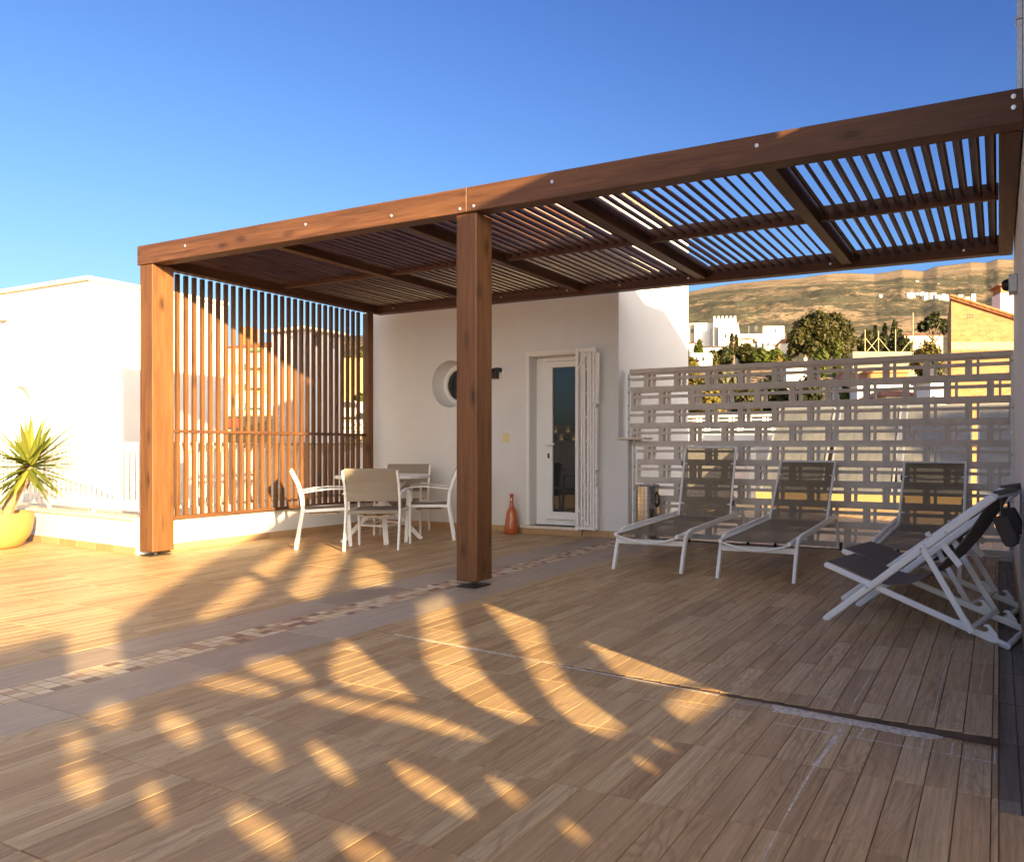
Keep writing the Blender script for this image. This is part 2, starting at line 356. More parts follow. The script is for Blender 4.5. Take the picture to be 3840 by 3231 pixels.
def ribbon(mb, pts, w, z, jit=0.5, seg=14):
    P = []
    for (a, b) in zip(pts[:-1], pts[1:]):
        L = math.hypot(b[0]-a[0], b[1]-a[1]); m = max(1, int(L/0.03))
        for i in range(m): P.append((a[0]+(b[0]-a[0])*i/m, a[1]+(b[1]-a[1])*i/m))
    P.append(pts[-1])
    for i in range(len(P)-1):
        (xa, ya), (xb, yb) = P[i], P[i+1]; L = math.hypot(xb-xa, yb-ya) or 1; nx, ny = -(yb-ya)/L, (xb-xa)/L
        w0 = w*(0.35+jit*rnd.random()*1.3) if i == 0 else w1
        w1 = w*(0.35+jit*rnd.random()*1.3)
        za = z(xa) if callable(z) else z; zb = z(xb) if callable(z) else z
        mb.add([(xa-nx*w0,ya-ny*w0,za),(xa+nx*w0,ya+ny*w0,za),(xb+nx*w1,yb+ny*w1,zb),(xb-nx*w1,yb-ny*w1,zb)], [(0,1,2,3)])
GROUT = plain('pale_grout', (0.56,0.49,0.41), 0.9, var=0.35, nscale=60)
gm = MB()
for pts, wd in (([(-3.171,3.098),(-2.915,3.075),(-2.665,3.05),(-2.356,3.022),(-2.154,3.008),(-1.8,2.963),(-1.48,2.933),(-1.103,2.895)], 0.015),
                ([(-1.406,2.728),(-1.279,2.725),(-1.129,2.71),(-0.935,2.704)], 0.004), ([(-0.802,2.693),(-0.555,2.678),(-0.328,2.667),(-0.158,2.657),(-0.013,2.647)], 0.005),
                ([(-0.548,2.782),(-0.552,2.662)], 0.006), ([(-0.552,2.662),(-0.558,2.5),(-0.566,2.382)], 0.014), ([(-0.566,2.38),(-0.568,2.208),(-0.567,2.056)], 0.005), ([(-0.567,2.05),(-0.56,1.75)], 0.0025),
                ([(-0.468,2.789),(-0.477,2.676)], 0.004), ([(-0.012,2.763),(-0.012,2.637)], 0.003), ([(-1.236,2.827),(-1.266,2.698)], 0.003), ([(-1.019,2.742),(-1.017,2.555)], 0.003),
                ([(-0.25,2.79),(-0.25,2.63)], 0.003), ([(-0.15,2.78),(-0.152,2.64)], 0.004), ([(-2.032,2.761),(-1.887,2.765)], 0.003), ([(-0.075,2.75),(-0.078,2.65)], 0.002)):
    ribbon(gm, pts, wd, 0.0012)
for pts, wd in (([(-0.538,3.374),(-0.54,3.188),(-0.545,3.003),(-0.539,2.87)], 0.004), ([(-0.213,4.239),(-0.22,3.899),(-0.231,3.526),(-0.233,3.17),(-0.234,2.85)], 0.0028), ([(-0.058,3.808),(-0.073,3.407),(-0.076,3.32)], 0.0025)):
    ribbon(gm, pts, wd, lambda x: zp(x)+0.0012)
sm = [(-0.863,2.878),(-0.785,2.876),(-0.703,2.870),(-0.602,2.862),(-0.522,2.852),(-0.425,2.843),(-0.329,2.833),(-0.213,2.822),(-0.186,2.80),(-0.22,2.775),(-0.274,2.77),(-0.363,2.769),(-0.457,2.781),(-0.555,2.793),(-0.653,2.792),(-0.758,2.805),(-0.835,2.801)]
sm2 = []
for i in range(len(sm)):
    a = sm[i]; b = sm[(i+1) % len(sm)]
    for q in range(4): t_ = q/4; sm2.append((a[0]+(b[0]-a[0])*t_+rnd.uniform(-.006,.006), a[1]+(b[1]-a[1])*t_+rnd.uniform(-.006,.006)))
gm.plate(sm2, [], lambda u, v, t_: (u, v, 0.0026-t_), 0.002)
for i in range(16): xq = -1.0+i*0.0095; gm.add([(xq,2.83,.0014),(xq+.004,2.83,.0014),(xq+.001,2.90-.002*i*.3,.0014),(xq-.003,2.90-.002*i*.3,.0014)], [(0,1,2,3)])
structure(O('floor_grout', gm, GROUT))
# ------------------------------------------------------------------ white house behind the pergola
HY = 7.42
def circ(cx, cz, r, n=48): return [(cx+r*math.cos(2*math.pi*i/n), cz+r*math.sin(2*math.pi*i/n)) for i in range(n)]
def rect(a, b, c, d): return [(a,c),(b,c),(b,d),(a,d)]
ho = T('white_house', 'white plastered house with glazed door and round niche behind the pergola', 'house', (-5.9, HY, 0))
def H(x, y, z): return (x+5.9, y-HY, z)
NX, NZ, NR = -6.60, 1.89, 0.308
hm = MB(); hm.plate(rect(-8.10, -4.09, -3.0, 4.05), [circ(NX, NZ, NR), rect(-5.335, -4.42, 0.10, 2.18)], lambda u, v, t_: H(u, HY+t_, v), 0.20)
hm.m = Matrix.Translation((5.9, -HY, 0))
hm.box(-8.10, -7.90, HY+0.201, 9.48, -3, 4.05); hm.box(-4.29, -4.09, HY+0.201, 9.48, -3, 4.05); hm.box(-7.899, -4.291, 9.28, 9.48, -3, 4.05)
O('wall', hm, WHITE, ho)
rf = MB(); rf.m = hm.m; rf.box(-8.14, -4.05, HY-0.03, 9.52, 4.051, 4.13); O('roof', rf, STONE, ho, bevel=0.01)
pr = MB(); pr.m = hm.m; pr.box(-4.30, -3.966, HY-0.001, 7.535, -0.3, 1.148); O('pier', pr, WHITE, ho, bevel=0.006)
lg = MB(); lg.m = hm.m; lg.box(-4.10, -3.73, HY-0.02, 7.62, 1.149, 1.176); O('stone_ledge', lg, STONE, ho, bevel=0.004)
# niche window, set deep in the wall with a splayed collar
nm = MB(); nm.m = hm.m; N_ = 48; vs = []
for (r, y) in ((NR, HY), (NR*0.985, HY+0.06), (0.262, HY+0.19)):
    for i in range(N_): a = 2*math.pi*i/N_; vs.append((NX+0.0+r*math.cos(a), y, NZ+r*math.sin(a)))
nm.add(vs, [(k*N_+i, k*N_+(i+1) % N_, (k+1)*N_+(i+1) % N_, (k+1)*N_+i) for k in range(2) for i in range(N_)])
win = O('round_window', nm, WHITE, ho, smooth=True)
rg = MB(); rg.m = hm.m; rg.tube([(NX+0.235*math.cos(2*math.pi*i/N_), HY+0.185, NZ+0.235*math.sin(2*math.pi*i/N_)) for i in range(N_)], 0.033, 8, (0,1,0), True); O('frame', rg, WMET, win, smooth=True)
gp_ = MB(); gp_.m = hm.m; gp_.plate(circ(NX, NZ, 0.212), [], lambda u, v, t_: (u, HY+0.19+t_, v), 0.012); O('pane', gp_, GLASSD, win)
sk = MB(); sk.m = hm.m; xx = -7.81
while xx < -3.97:
    xe = min(xx+0.45, -3.97); sk.col = (rnd.random(), rnd.random(), rnd.random())
    a, b = xx+.002, xe-.002
    if b > -5.44 and a < -4.56:
        if a < -5.44: sk.box(a, -5.442, HY-0.012, HY, 0.0, 0.075)
        if b > -4.56: sk.box(-4.558, b, HY-0.012, HY, 0.0, 0.075)
    else: sk.box(a, b, HY-0.012, HY, 0.0, 0.078)
    xx = xe
O('skirting', sk, SKIRT, ho, colattr=True)
st = MB(); st.m = hm.m; st.box(-5.44, -4.556, HY-0.07, HY+0.12, 0.066, 0.10); O('door_sill', st, STONE, ho, bevel=0.004)
sf = MB(); sf.m = hm.m; sf.box(-5.43, -4.57, HY-0.05, HY+0.01, 0.0, 0.065); sf.col = (.4,.3,.2); O('sill_riser', sf, SKIRT, ho, colattr=True)
dr = MB(); dr.m = hm.m
for (a, b, c, d, y) in ((-5.185,-5.095,0.165,2.125,0.15),(-4.60,-4.50,0.165,2.125,0.15),(-5.095,-4.60,2.05,2.125,0.15),(-5.095,-4.60,0.165,0.262,0.15)): dr.box(a, b, HY+y-0.03, HY+y+0.03, c, d)
door = O('door', dr, WMET, ho, bevel=0.004)
gq = MB(); gq.m = hm.m; gq.box(-5.096, -4.599, HY+0.145, HY+0.155, 0.261, 2.051); O('pane', gq, GLASSD, door)
df = MB(); df.m = hm.m
df.box(-5.335,-5.19, HY+0.13, HY+0.18, 0.10, 2.18); df.box(-4.495,-4.42, HY+0.13, HY+0.18, 0.10, 2.18); df.box(-5.19,-4.495, HY+0.13, HY+0.18, 2.13, 2.18); df.box(-5.19,-4.495, HY+0.125, HY+0.175, 0.101, 0.16)
O('frame', df, WMET, door, bevel=0.003)
hd = MB(); hd.m = hm.m; hd.box(-5.165,-5.125, HY+0.105, HY+0.119, 1.06, 1.14); hd.path([(-5.145,HY+0.11,1.10),(-5.145,HY+0.06,1.10),(-5.02,HY+0.06,1.10)], 0.018, 0.018, (0,0,1)); O('handle', hd, WMET, door, bevel=0.003)
lk = MB(); lk.m = hm.m; lk.box(-5.158,-5.132, HY+0.108, HY+0.119, 0.925, 0.985); O('lock_plate', lk, BLACK, door, bevel=0.003)
tr = MB(); tr.m = hm.m; tr.box(-5.385,-5.337, HY-0.025, HY+0.02, 0.10, 2.245); tr.box(-5.337,-4.44, HY-0.025, HY+0.02, 2.185, 2.235); tr.box(-5.337,-4.62,HY-0.04,HY-0.026,2.215,2.245); tr.box(-4.86,-4.70,HY-0.05,HY-0.04,2.20,2.235)
O('shutter_track', tr, WPLA, ho, bevel=0.003)
# concertina security gate folded against the wall
sh = MB(); sh.m = hm.m; x0 = -4.60
sh.box(x0, x0+0.042, HY-0.135, HY-0.03, 0.085, 2.235); sh.box(x0+0.042, x0+0.24, HY-0.125, HY-0.085, 2.185, 2.23); sh.box(x0+0.042, x0+0.24, HY-0.125, HY-0.085, 0.09, 0.125); sh.box(x0+0.232, x0+0.258, HY-0.13, HY-0.09, 0.085, 2.235)
for i in range(4):
    xa = x0+0.062+i*0.043; k = (-1)**i*0.008
    sh.hexa([(xa,HY-0.12,0.125),(xa+0.026,HY-0.12,0.125),(xa+0.026,HY-0.09,0.125),(xa,HY-0.09,0.125),(xa+k,HY-0.12,2.185),(xa+k+0.026,HY-0.12,2.185),(xa+k+0.026,HY-0.09,2.185),(xa+k,HY-0.09,2.185)])
sh.path([(x0+0.03,HY-0.128,1.98),(x0+0.17,HY-0.128,2.20)], 0.024, 0.006, (1,0,0)); sh.path([(x0+0.04,HY-0.128,0.33),(x0+0.18,HY-0.128,0.11)], 0.02, 0.006, (1,0,0))
for i in range(6):
    zz = 0.5+i*0.28
    sh.path([(x0+0.05,HY-0.10,zz),(x0+0.23,HY-0.10,zz+0.16)], 0.012, 0.004, (1,0,0)); sh.path([(x0+0.05,HY-0.104,zz+0.16),(x0+0.23,HY-0.104,zz)], 0.012, 0.004, (1,0,0))
for i, (za, zb, xo) in enumerate(((1.57,2.17,0.30),(0.80,1.52,0.285),(0.62,0.75,0.275),(0.10,0.60,0.29))): sh.box(x0+0.262, x0+xo, HY-0.12, HY-0.08, za, zb)
O('folding_shutter', sh, WPLA, ho, bevel=0.002)
# lamp and switch on the house wall
wl = T('wall_lamp', 'black elbow-shaped wall lamp on the white house wall beside the centre post', 'lamp', (-5.80, HY, 2.0))
a = MB(); a.lathe([(0.0,0),(0.062,0),(0.06,0.012),(0.0,0.014)], n=24, cap=False)
a.v = [(p[0], -p[2], p[1]) for p in a.v]; O('back_plate', a, WPLA, wl, smooth=True)
a = MB(); prof = [(0.055,0.052),(-0.02,0.052)]
a.path([(0.045,-0.05,0.035),(-0.03,-0.05,0.035)], 0.07, 0.05, (0,1,0))
a.path([(-0.02,-0.05,0.058),(-0.055,-0.05,0.05),(-0.075,-0.05,0.02),(-0.077,-0.05,-0.075)], 0.07, 0.004, (0,1,0)); a.box(-0.078,0.0,-0.085,-0.015,-0.075,0.012)
O('shade', a, BLACK, wl, bevel=0.004)
ls = T('light_switch', 'small cream light switch on the white wall between the centre post and the door', 'switch', (-5.70, HY, 1.18))
a = MB(); a.box(-0.05,0.05,-0.008,0,-0.055,0.055); O('plate', a, CREAM, ls, bevel=0.004)
a = MB(); a.box(-0.04,0.04,-0.014,-0.008,-0.045,0.045); O('rocker', a, CREAM, ls, bevel=0.004)
# ------------------------------------------------------------------ pergola
pg = T('wooden_pergola', 'brown stained timber pergola with louvred roof and slatted side screen', 'pergola', (-3.8, 5.8, 0))
PM = Matrix.Translation((3.8, -5.8, 0))
def pb(name, boxes, mat, bev=0.004, par=None):
    a = MB(); a.m = PM
    for b in boxes: a.box(*b)
    return O(name, a, mat, par or pg, bevel=bev)
ZB, ZT = 2.845, 3.032
p1 = pb('post', [(-7.73,-7.53,4.345,4.545,0.045,ZB-0.001)], PINZ, 0.006)
p2 = pb('post', [(-3.815,-3.625,4.355,4.545,0.045,ZB-0.001)], PINZ, 0.006)
for p, cx, cy in ((p1,-7.63,4.43),(p2,-3.70,4.42)):
    a = MB(); a.m = PM; a.box(cx-0.09,cx+0.09,cy-0.09,cy+0.09,0.002,0.012); a.lathe([(0.016,0.012),(0.016,0.044)],(cx,cy,0),10); O('base_plate', a, DARKM, p)
pb('front_beam', [(-7.755,-3.70,4.335,4.455,ZB,ZT)], PINX); pb('front_beam', [(-3.697,0.125,4.335,4.455,ZB,ZT)], PINX)
pb('rear_beam', [(-7.70,0.0,7.19,7.30,ZB,ZT-0.02)], PINX)
pb('side_beam', [(-7.735,-7.62,4.457,7.188,ZB,ZT-0.002)], PINY)
pb('wall_beam', [(0.0,0.118,4.457,7.30,ZB-0.004,ZT-0.002)], PINY)
RX = [-6.05,-4.55,-2.98,-1.43]
for x in RX: pb('rafter', [(x,x+0.10,4.457,7.188,ZB+0.025,ZT-0.004)], PINY)
bounds = [-7.62]+[v for x in RX for v in (x, x+0.10)]+[0.0]
for i in range(0, len(bounds), 2):
    xa, xb = bounds[i], bounds[i+1]
    pb('purlin', [(xa+.001,xb-.001,5.785,5.83,ZB+0.055,ZT-0.012)], PINX)
    nl = round((xb-xa)/0.0985)
    for j in range(nl):
        xc = xa+(xb-xa)*(j+0.5)/nl; a = MB(); a.m = PM; ang = R(41+rnd.uniform(-3.5,3.5))
        ux, uz = -math.sin(ang), math.cos(ang); vx, vz = math.cos(ang), math.sin(ang); hw, ht = 0.038, 0.0105; zc = ZT-0.068+rnd.uniform(-.003,.003)
        for (ya, yb) in ((4.4575,5.784),(5.831,7.1885)):
            q = [(xc+ux*s_*hw+vx*t_*ht, zc+uz*s_*hw+vz*t_*ht) for s_, t_ in ((-1,-1),(-1,1),(1,1),(1,-1))]
            a.hexa([(q[0][0],ya,q[0][1]),(q[1][0],ya,q[1][1]),(q[2][0],ya,q[2][1]),(q[3][0],ya,q[3][1]),(q[0][0],yb,q[0][1]),(q[1][0],yb,q[1][1]),(q[2][0],yb,q[2][1]),(q[3][0],yb,q[3][1])])
        O('louvre', a, PINY, pg)
for (x, z) in ((-7.02,2.955),(-5.42,2.96),(-4.45,2.91),(-3.76,2.875),(-3.63,2.88),(-2.93,2.96),(-1.40,2.965),(0.075,2.93),(0.075,2.99)):
    a = MB(); a.lathe([(0.0,0),(0.013,0),(0.013,0.004),(0.006,0.0045),(0.006,0.008),(0,0.008)], n=14, cap=False); a.v = [(p[0]+x+3.8, 4.334-5.8-p[2], p[1]+z) for p in a.v]; O('bolt', a, BOLTM, pg)
for x in (-7.35,-6.15,-5.6,-4.65,-3.95,-3.1,-1.55,-0.3):
    a = MB(); a.lathe([(0.0,0),(0.011,0),(0.011,0.005),(0,0.006)], n=12, cap=False); a.v = [(p[0]+x+3.8, 7.188-5.8-p[2], p[1]+2.90) for p in a.v]; O('bolt', a, BOLTM, pg)
sc_ = pb('slat_screen', [(-7.80,-7.745,4.56,7.10,0.325,0.36),(-7.81,-7.735,4.56,7.10,1.21,1.243)], PINY, 0.003)
pb('screen_post', [(-7.80,-7.70,7.10,7.19,0.32,ZB-0.001)], PINZ, 0.004, sc_)
ns = 29
for i in range(ns):
    y = 4.62+i*0.0845; pb('slat', [(-7.79,-7.755,y,y+0.033,0.361,1.209),(-7.79,-7.755,y,y+0.033,1.244,ZB-0.001)], PINZ, 0.0, sc_)
# ------------------------------------------------------------------ low walls and white railings at the terrace edge
def skirt_run(mb, p0, p1, off, z1=0.07):
    d = Vector((p1[0]-p0[0], p1[1]-p0[1], 0)); L = d.length; d.normalize(); nrm = Vector((d.y, -d.x, 0)); s_ = 0.0
    while s_ < L-1e-3:
        e = min(s_+0.40, L); a = Vector((p0[0],p0[1],0))+d*(s_+.003); b = Vector((p0[0],p0[1],0))+d*(e-.003); o = nrm*off
        mb.col = (rnd.random(), rnd.random(), rnd.random())
        mb.hexa([a, b, b+o, a+o, a+Vector((0,0,z1)), b+Vector((0,0,z1)), b+o+Vector((0,0,z1)), a+o+Vector((0,0,z1))]); s_ = e
A0, A1 = (-7.83, 4.37), (-12.6, 4.77)
lw = T('low_wall', 'low white wall with stone coping to the left of the corner post, behind the planter', 'wall', (-9.8, 4.55, 0))
LM = Matrix.Translation((9.8, -4.55, 0))
dA = Vector((A1[0]-A0[0], A1[1]-A0[1], 0)).normalized(); nA = Vector((dA.y, -dA.x, 0))   # points away from the terrace
def along(s_, o, z): v = Vector((A0[0],A0[1],0))+dA*s_+nA*o; return (v.x, v.y, z)
LA = 4.78
def slab(mb, o0, o1, z0, z1, s0=0, s1=LA): mb.hexa([along(s0,o0,z0),along(s1,o0,z0),along(s1,o1,z0),along(s0,o1,z0),along(s0,o0,z1),along(s1,o0,z1),along(s1,o1,z1),along(s0,o1,z1)])
a = MB(); a.m = LM; slab(a, 0, 0.20, -0.3, 0.335); O('body', a, WHITE, lw)
a = MB(); a.m = LM; slab(a, -0.025, 0.22, 0.3352, 0.365); O('coping', a, STONE, lw, bevel=0.006)
a = MB(); a.m = LM; skirt_run(a, A0, A1, -0.012); O('skirting', a, SKIRT, lw, colattr=True)
def baluster(mb, x, y, z0, z1, c, s_):
    def sq(h, za, zb): mb.hexa([(x+c*u-s_*v, y+s_*u+c*v, z) for z in (za, zb) for (u, v) in ((-h,-h),(h,-h),(h,h),(-h,h))])
    w = 0.0115
    sq(w, z0+0.075, z1-0.075)
    for h, za, zb in ((0.026,z0,z0+0.018),(0.021,z0+0.018,z0+0.04),(0.027,z0+0.04,z0+0.05),(0.018,z0+0.05,z0+0.075),(0.018,z1-0.075,z1-0.05),(0.027,z1-0.05,z1-0.04),(0.022,z1-0.04,z1-0.018),(0.028,z1-0.018,z1)): sq(h, za, zb)
rl = T('balustrade', 'white painted metal balustrade on the low wall left of the corner post', 'railing', (-9.8, 4.55, 0))
ca, sa = dA.x, dA.y
a = MB(); a.m = LM; slab(a, 0.07, 0.125, 1.085, 1.115); O('top_rail', a, WPLA, rl, bevel=0.006)
a = MB(); a.m = LM; slab(a, 0.075, 0.12, 0.415, 0.445); O('bottom_rail', a, WPLA, rl, bevel=0.004)
for i in range(41):
    a = MB(); a.m = LM; p = along(0.06+i*0.115, 0.0975, 0); baluster(a, p[0], p[1], 0.4455, 1.0848, ca, sa); O('baluster', a, WPLA, rl)
    if i % 9 == 0:
        a = MB(); a.m = LM; a.box(p[0]-.012,p[0]+.012,p[1]-.012,p[1]+.012,0.3652,0.4148); O('foot', a, WPLA, rl)
lw2 = T('low_wall', 'low white wall under the slatted timber screen', 'wall', (-7.93, 6.0, 0)); LM2 = Matrix.Translation((7.93, -6.0, 0))
a = MB(); a.m = LM2; a.box(-8.03,-7.83,4.575,7.419,-0.3,0.32); O('body', a, WHITE, lw2)
a = MB(); a.m = LM2; skirt_run(a, (-7.83,4.58), (-7.83,7.40), 0.012); O('skirting', a, SKIRT, lw2, colattr=True)
a = MB(); a.m = LM2; a.box(-8.05,-7.812,4.575,7.419,0.3202,0.3242); O('coping', a, STONE, lw2)
rl2 = T('balustrade', 'white metal balustrade with diamond ornaments behind the slatted timber screen', 'railing', (-7.95, 6.0, 0)); LM3 = Matrix.Translation((7.95, -6.0, 0))
a = MB(); a.m = LM3; a.box(-7.98,-7.92,4.60,7.40,1.085,1.115); O('top_rail', a, WPLA, rl2, bevel=0.005)
a = MB(); a.m = LM3; a.box(-7.975,-7.925,4.60,7.40,0.42,0.445); O('bottom_rail', a, WPLA, rl2, bevel=0.004)
for i in range(23):
    y = 4.68+i*0.118; a = MB(); a.m = LM3
    baluster(a, -7.95, y, 0.4455, 1.0848, 1, 0); O('baluster', a, WPLA, rl2)
    if i in (8, 15):
        a = MB(); a.m = LM3; yy = y+0.059
        a.path([(-7.95,yy,0.66),(-7.95,yy+0.012,0.72),(-7.95,yy+0.045,0.76),(-7.95,yy+0.012,0.80),(-7.95,yy,0.86),(-7.95,yy-0.012,0.80),(-7.95,yy-0.045,0.76),(-7.95,yy-0.012,0.72)], 0.008, 0.008, (1,0,0), True); O('diamond_ornament', a, WPLA, rl2)
# ------------------------------------------------------------------ breeze block screen
SL, SR_ = Vector((-3.99, 7.525, 0)), Vector((0.128, 7.44, 0))
sdv = (SR_-SL); SLEN = sdv.length; sdv.normalize(); snv = Vector((-sdv.y, sdv.x, 0))
def breeze(root, name, origin, d, nrm, length, rows, ztop, cuts=None, mat=CONC, t=0.07, offs=0.0):
    rh = 0.2108; bl = 0.3905; mb = MB()
    def blk(u0, u1, z0, z1, j):
        if u1-u0 < 0.001: return
        a = origin+d*u0+nrm*j; b = origin+d*u1+nrm*j; c = nrm*t
        mb.hexa([a+Vector((0,0,z0)),b+Vector((0,0,z0)),b+c+Vector((0,0,z0)),a+c+Vector((0,0,z0)),a+Vector((0,0,z1)),b+Vector((0,0,z1)),b+c+Vector((0,0,z1)),a+c+Vector((0,0,z1))])
    for r in range(rows):
        zt = ztop-r*rh; zb = max(zt-rh, 0.0); us = cuts(r) if cuts else 0.0
        u = offs-(bl/2 if r % 2 == 0 else 0)-bl
        while u < length:
            j = rnd.uniform(0, 0.0015)
            cl = lambda q: min(max(q, us), length)
            lo, hi = u+0.0008, u+bl-0.0008
            z = [zt-0.0008, zt-0.0155, zt-0.0485, zt-0.080, zt-0.1568, zb+0.0008]
            if cl(hi)-cl(lo) > 0.004:
                blk(cl(lo), cl(hi), z[1], z[0], j); blk(cl(lo), cl(hi), z[5], z[4], j) if z[4] > z[5] else None
                for (a, b) in ((lo, u+0.035), (u+0.076, u+0.100), (u+0.362, hi)): blk(cl(a), cl(b), z[4], z[1], j)
                for (a, b) in ((u+0.035, u+0.076), (u+0.100, u+0.362)): blk(cl(a), cl(b), z[3], z[2], j)
            u += bl
    return O(name, mb, mat, root)
bs = T('breeze_block_screen', 'tall beige breeze-block screen standing behind the sun loungers', 'screen wall', (0,0,0))
breeze(bs, 'block_panel', SL, sdv, snv, SLEN, 9, 1.925, lambda r: 0.0 if r < 4 else 0.085, offs=0.40)
a = MB(); p = SL+sdv*-0.005; q = SR_
for (z0, z1, o0, o1) in ((1.9255, 1.978, -0.02, 0.09),):
    a.hexa([p+snv*o0+Vector((0,0,z0)),q+snv*o0+Vector((0,0,z0)),q+snv*o1+Vector((0,0,z0)),p+snv*o1+Vector((0,0,z0)),p+snv*o0+Vector((0,0,z1)),q+snv*o0+Vector((0,0,z1)),q+snv*o1+Vector((0,0,z1)),p+snv*o1+Vector((0,0,z1))])
O('cap', a, CONC, bs, bevel=0.004)
for (x, y, z0, z1) in ((-4.0, 7.515, 1.18, 1.92), (-3.925, 7.512, 0.02, 1.14), (0.118, 7.43, 0.05, 1.94)):
    a = MB(); a.box(x-0.014, x+0.014, y-0.012, y-0.002, z0, z1)
    br = O('steel_angle', a, GALV, bs)
    for k in range(5):
        a = MB(); zz = z0+0.06+(z1-z0-0.12)*k/4; a.box(x-0.006,x+0.006,y-0.018,y-0.012,zz-0.006,zz+0.006); O('bolt', a, DARKM, br)
a = MB(); a.box(0.0, 0.127, 7.30, 7.44, 0.0, 0.03); O('foot_block', a, CONC, bs, bevel=0.004)
# ------------------------------------------------------------------ neighbouring building on the right
rb = T('side_building', 'plain white building wall along the right edge of the terrace', 'building', (1.0, 5.0, 0)); RM = Matrix.Translation((-1.0, -5.0, 0))
a = MB(); a.m = RM; a.box(0.13, 5.0, 2.306, 7.485, -0.3, 3.33)
XW = lambda u, v, t_: (0.13+t_, u, v)
a.plate([(2.306,3.331),(3.575,3.331),(3.575,3.785),(2.306,3.785)], [], XW, 0.15)
a.plate([(3.715,3.331),(7.485,3.331),(7.485,3.44),(7.03,3.69),(6.57,3.92),(6.0,3.91),(5.71,4.05),(5.55,4.5),(3.715,4.6)], [], XW, 0.15)
O('wall', a, WHITE, rb); a = MB(); a.m = RM; a.box(12.2, 15.0, 6.6, 7.4, -0.3, 4.9); a.box(5.001, 12.199, 6.6, 7.4, -0.3, 1.5); O('panel_shade_block', a, WHITE, rb)  # far block is unseen, added to cast shade on the right-hand solar panels
a = MB(); a.m = RM; xx = 2.32
while xx < 7.4:
    a.col = (rnd.random(), rnd.random(), rnd.random()); a.box(0.118,0.13,xx,min(xx+.42,7.4),0.0,0.07); xx += .423
O('skirting', a, SKIRT, rb, colattr=True)
a = MB(); a.m = RM; a.box(0.094,0.129,4.60,4.66,3.04,4.55); a.box(0.088,0.1295,4.59,4.67,3.55,3.57); O('downpipe', a, GALV, rb, bevel=0.004)
dl = T('bulkhead_lamp', 'grey box with black dome lamp high on the right-hand wall beside the chimney', 'lamp', (0.13, 6.0, 2.30))
a = MB(); a.box(-0.062,0.0,-0.075,0.075,-0.068,0.068); O('housing', a, GALV, dl, bevel=0.006)
a = MB(); a.lathe([(0.0,0.05),(0.02,0.047),(0.037,0.035),(0.045,0.015),(0.046,0.0)], n=20, cap=False); a.v = [(-0.063-p[2], p[0], p[1]) for p in a.v]; O('dome', a, BLACK, dl, smooth=True)
# unseen stand-in screen, added; cut-outs shaped to throw the sun patches on the floor
ps = T('sun_patch_screen', 'unseen stand-in screen with cut-outs that shape the sun patches on the terrace floor', 'screen', (1.0, 0.0, 0))
holes = '''-.45,1.06 -.42,1.08 -.36,1.08 -.32,1.04 -.32,1.02 -.36,1.00 -.41,1.02|-.23,.99 -.19,1.0 -.13,.96 -.11,.93 -.12,.9 -.16,.9 -.21,.94 -.23,.97|-.02,.9 .02,.9 .07,.87 .10,.83 .10,.8 .06,.79 .01,.83 -.02,.87|.2,.8 .24,.8 .27,.76 .27,.73 .26,.71 .22,.72 .20,.75|.41,.71 .46,.68 .49,.64 .5,.61 .49,.59 .45,.6 .42,.63 .39,.67|.63,.615 .66,.6 .68,.575 .62,.57 .6,.575|-.54,.94 -.51,.955 -.47,.93 -.43,.9 -.43,.87 -.46,.86 -.5,.88 -.53,.91|-.33,.85 -.3,.85 -.27,.83 -.27,.8 -.28,.78 -.3,.79 -.33,.81|-.13,.75 -.08,.75 -.04,.72 -.01,.69 -.01,.67 -.05,.67 -.09,.7 -.12,.73|.1,.65 .14,.65 .19,.62 .2,.585 .11,.62|-.55,1.02 -.51,1.02 -.46,.985 -.46,.965 -.5,.97 -.53,.99|.19,1.07 .27,1.09 .38,1.07 .42,1.04 .42,.95 .34,.97 .23,1.03|.53,.96 .62,1.01 .74,1.06 .78,1.05 .75,.94 .75,.87 .72,.8 .64,.83 .54,.88 .5,.92|.3,.925 .36,.925 .46,.87 .6,.81 .71,.74 .78,.68 .77,.67 .69,.7 .58,.77 .42,.85|-.06,1.08 .07,1.055 .18,1.01 .25,.965 .23,.945 .15,.975 .04,1.02|1.48,1.13 1.79,1.15 1.52,1.02 1.27,.89 1.12,.79 1.06,.71 1.02,.65 .95,.67 .91,.73 .91,.82 .99,.89 1.21,1.0|1.84,1.02 1.95,1.03 2.1,.97 1.98,.9 1.84,.86 1.68,.81 1.51,.74 1.37,.67 1.32,.61 1.29,.57 1.17,.57 1.13,.6 1.17,.65 1.29,.72 1.45,.79 1.64,.9|1.95,.8 2.05,.7 2.0,.57 1.86,.565 1.73,.59 1.67,.63 1.66,.66 1.76,.7|1.56,.55 1.68,.557 1.77,.555 1.91,.535 1.9,.515 1.79,.51 1.64,.515 1.5,.52|1.28,.523 1.32,.523 1.3,.508 1.26,.508|1.13,.523 1.17,.523 1.14,.503 1.09,.508|.66,.52 .71,.52 .7,.5 .64,.505|.13,1.37 .24,1.43 .67,1.64 .75,1.55 .64,1.47 .37,1.38 .17,1.35|.79,1.7 1.53,2.0 1.74,2.06 1.25,1.77 .84,1.57|.82,1.42 1.01,1.51 1.83,1.92 1.92,1.79 1.56,1.61 1.18,1.43 .93,1.33 .82,1.35|1.76,1.6 1.95,1.63 1.79,1.43 1.52,1.3 1.29,1.35'''
hl = [[tuple(float(q) for q in p.split(',')) for p in h.split()] for h in holes.split('|')]
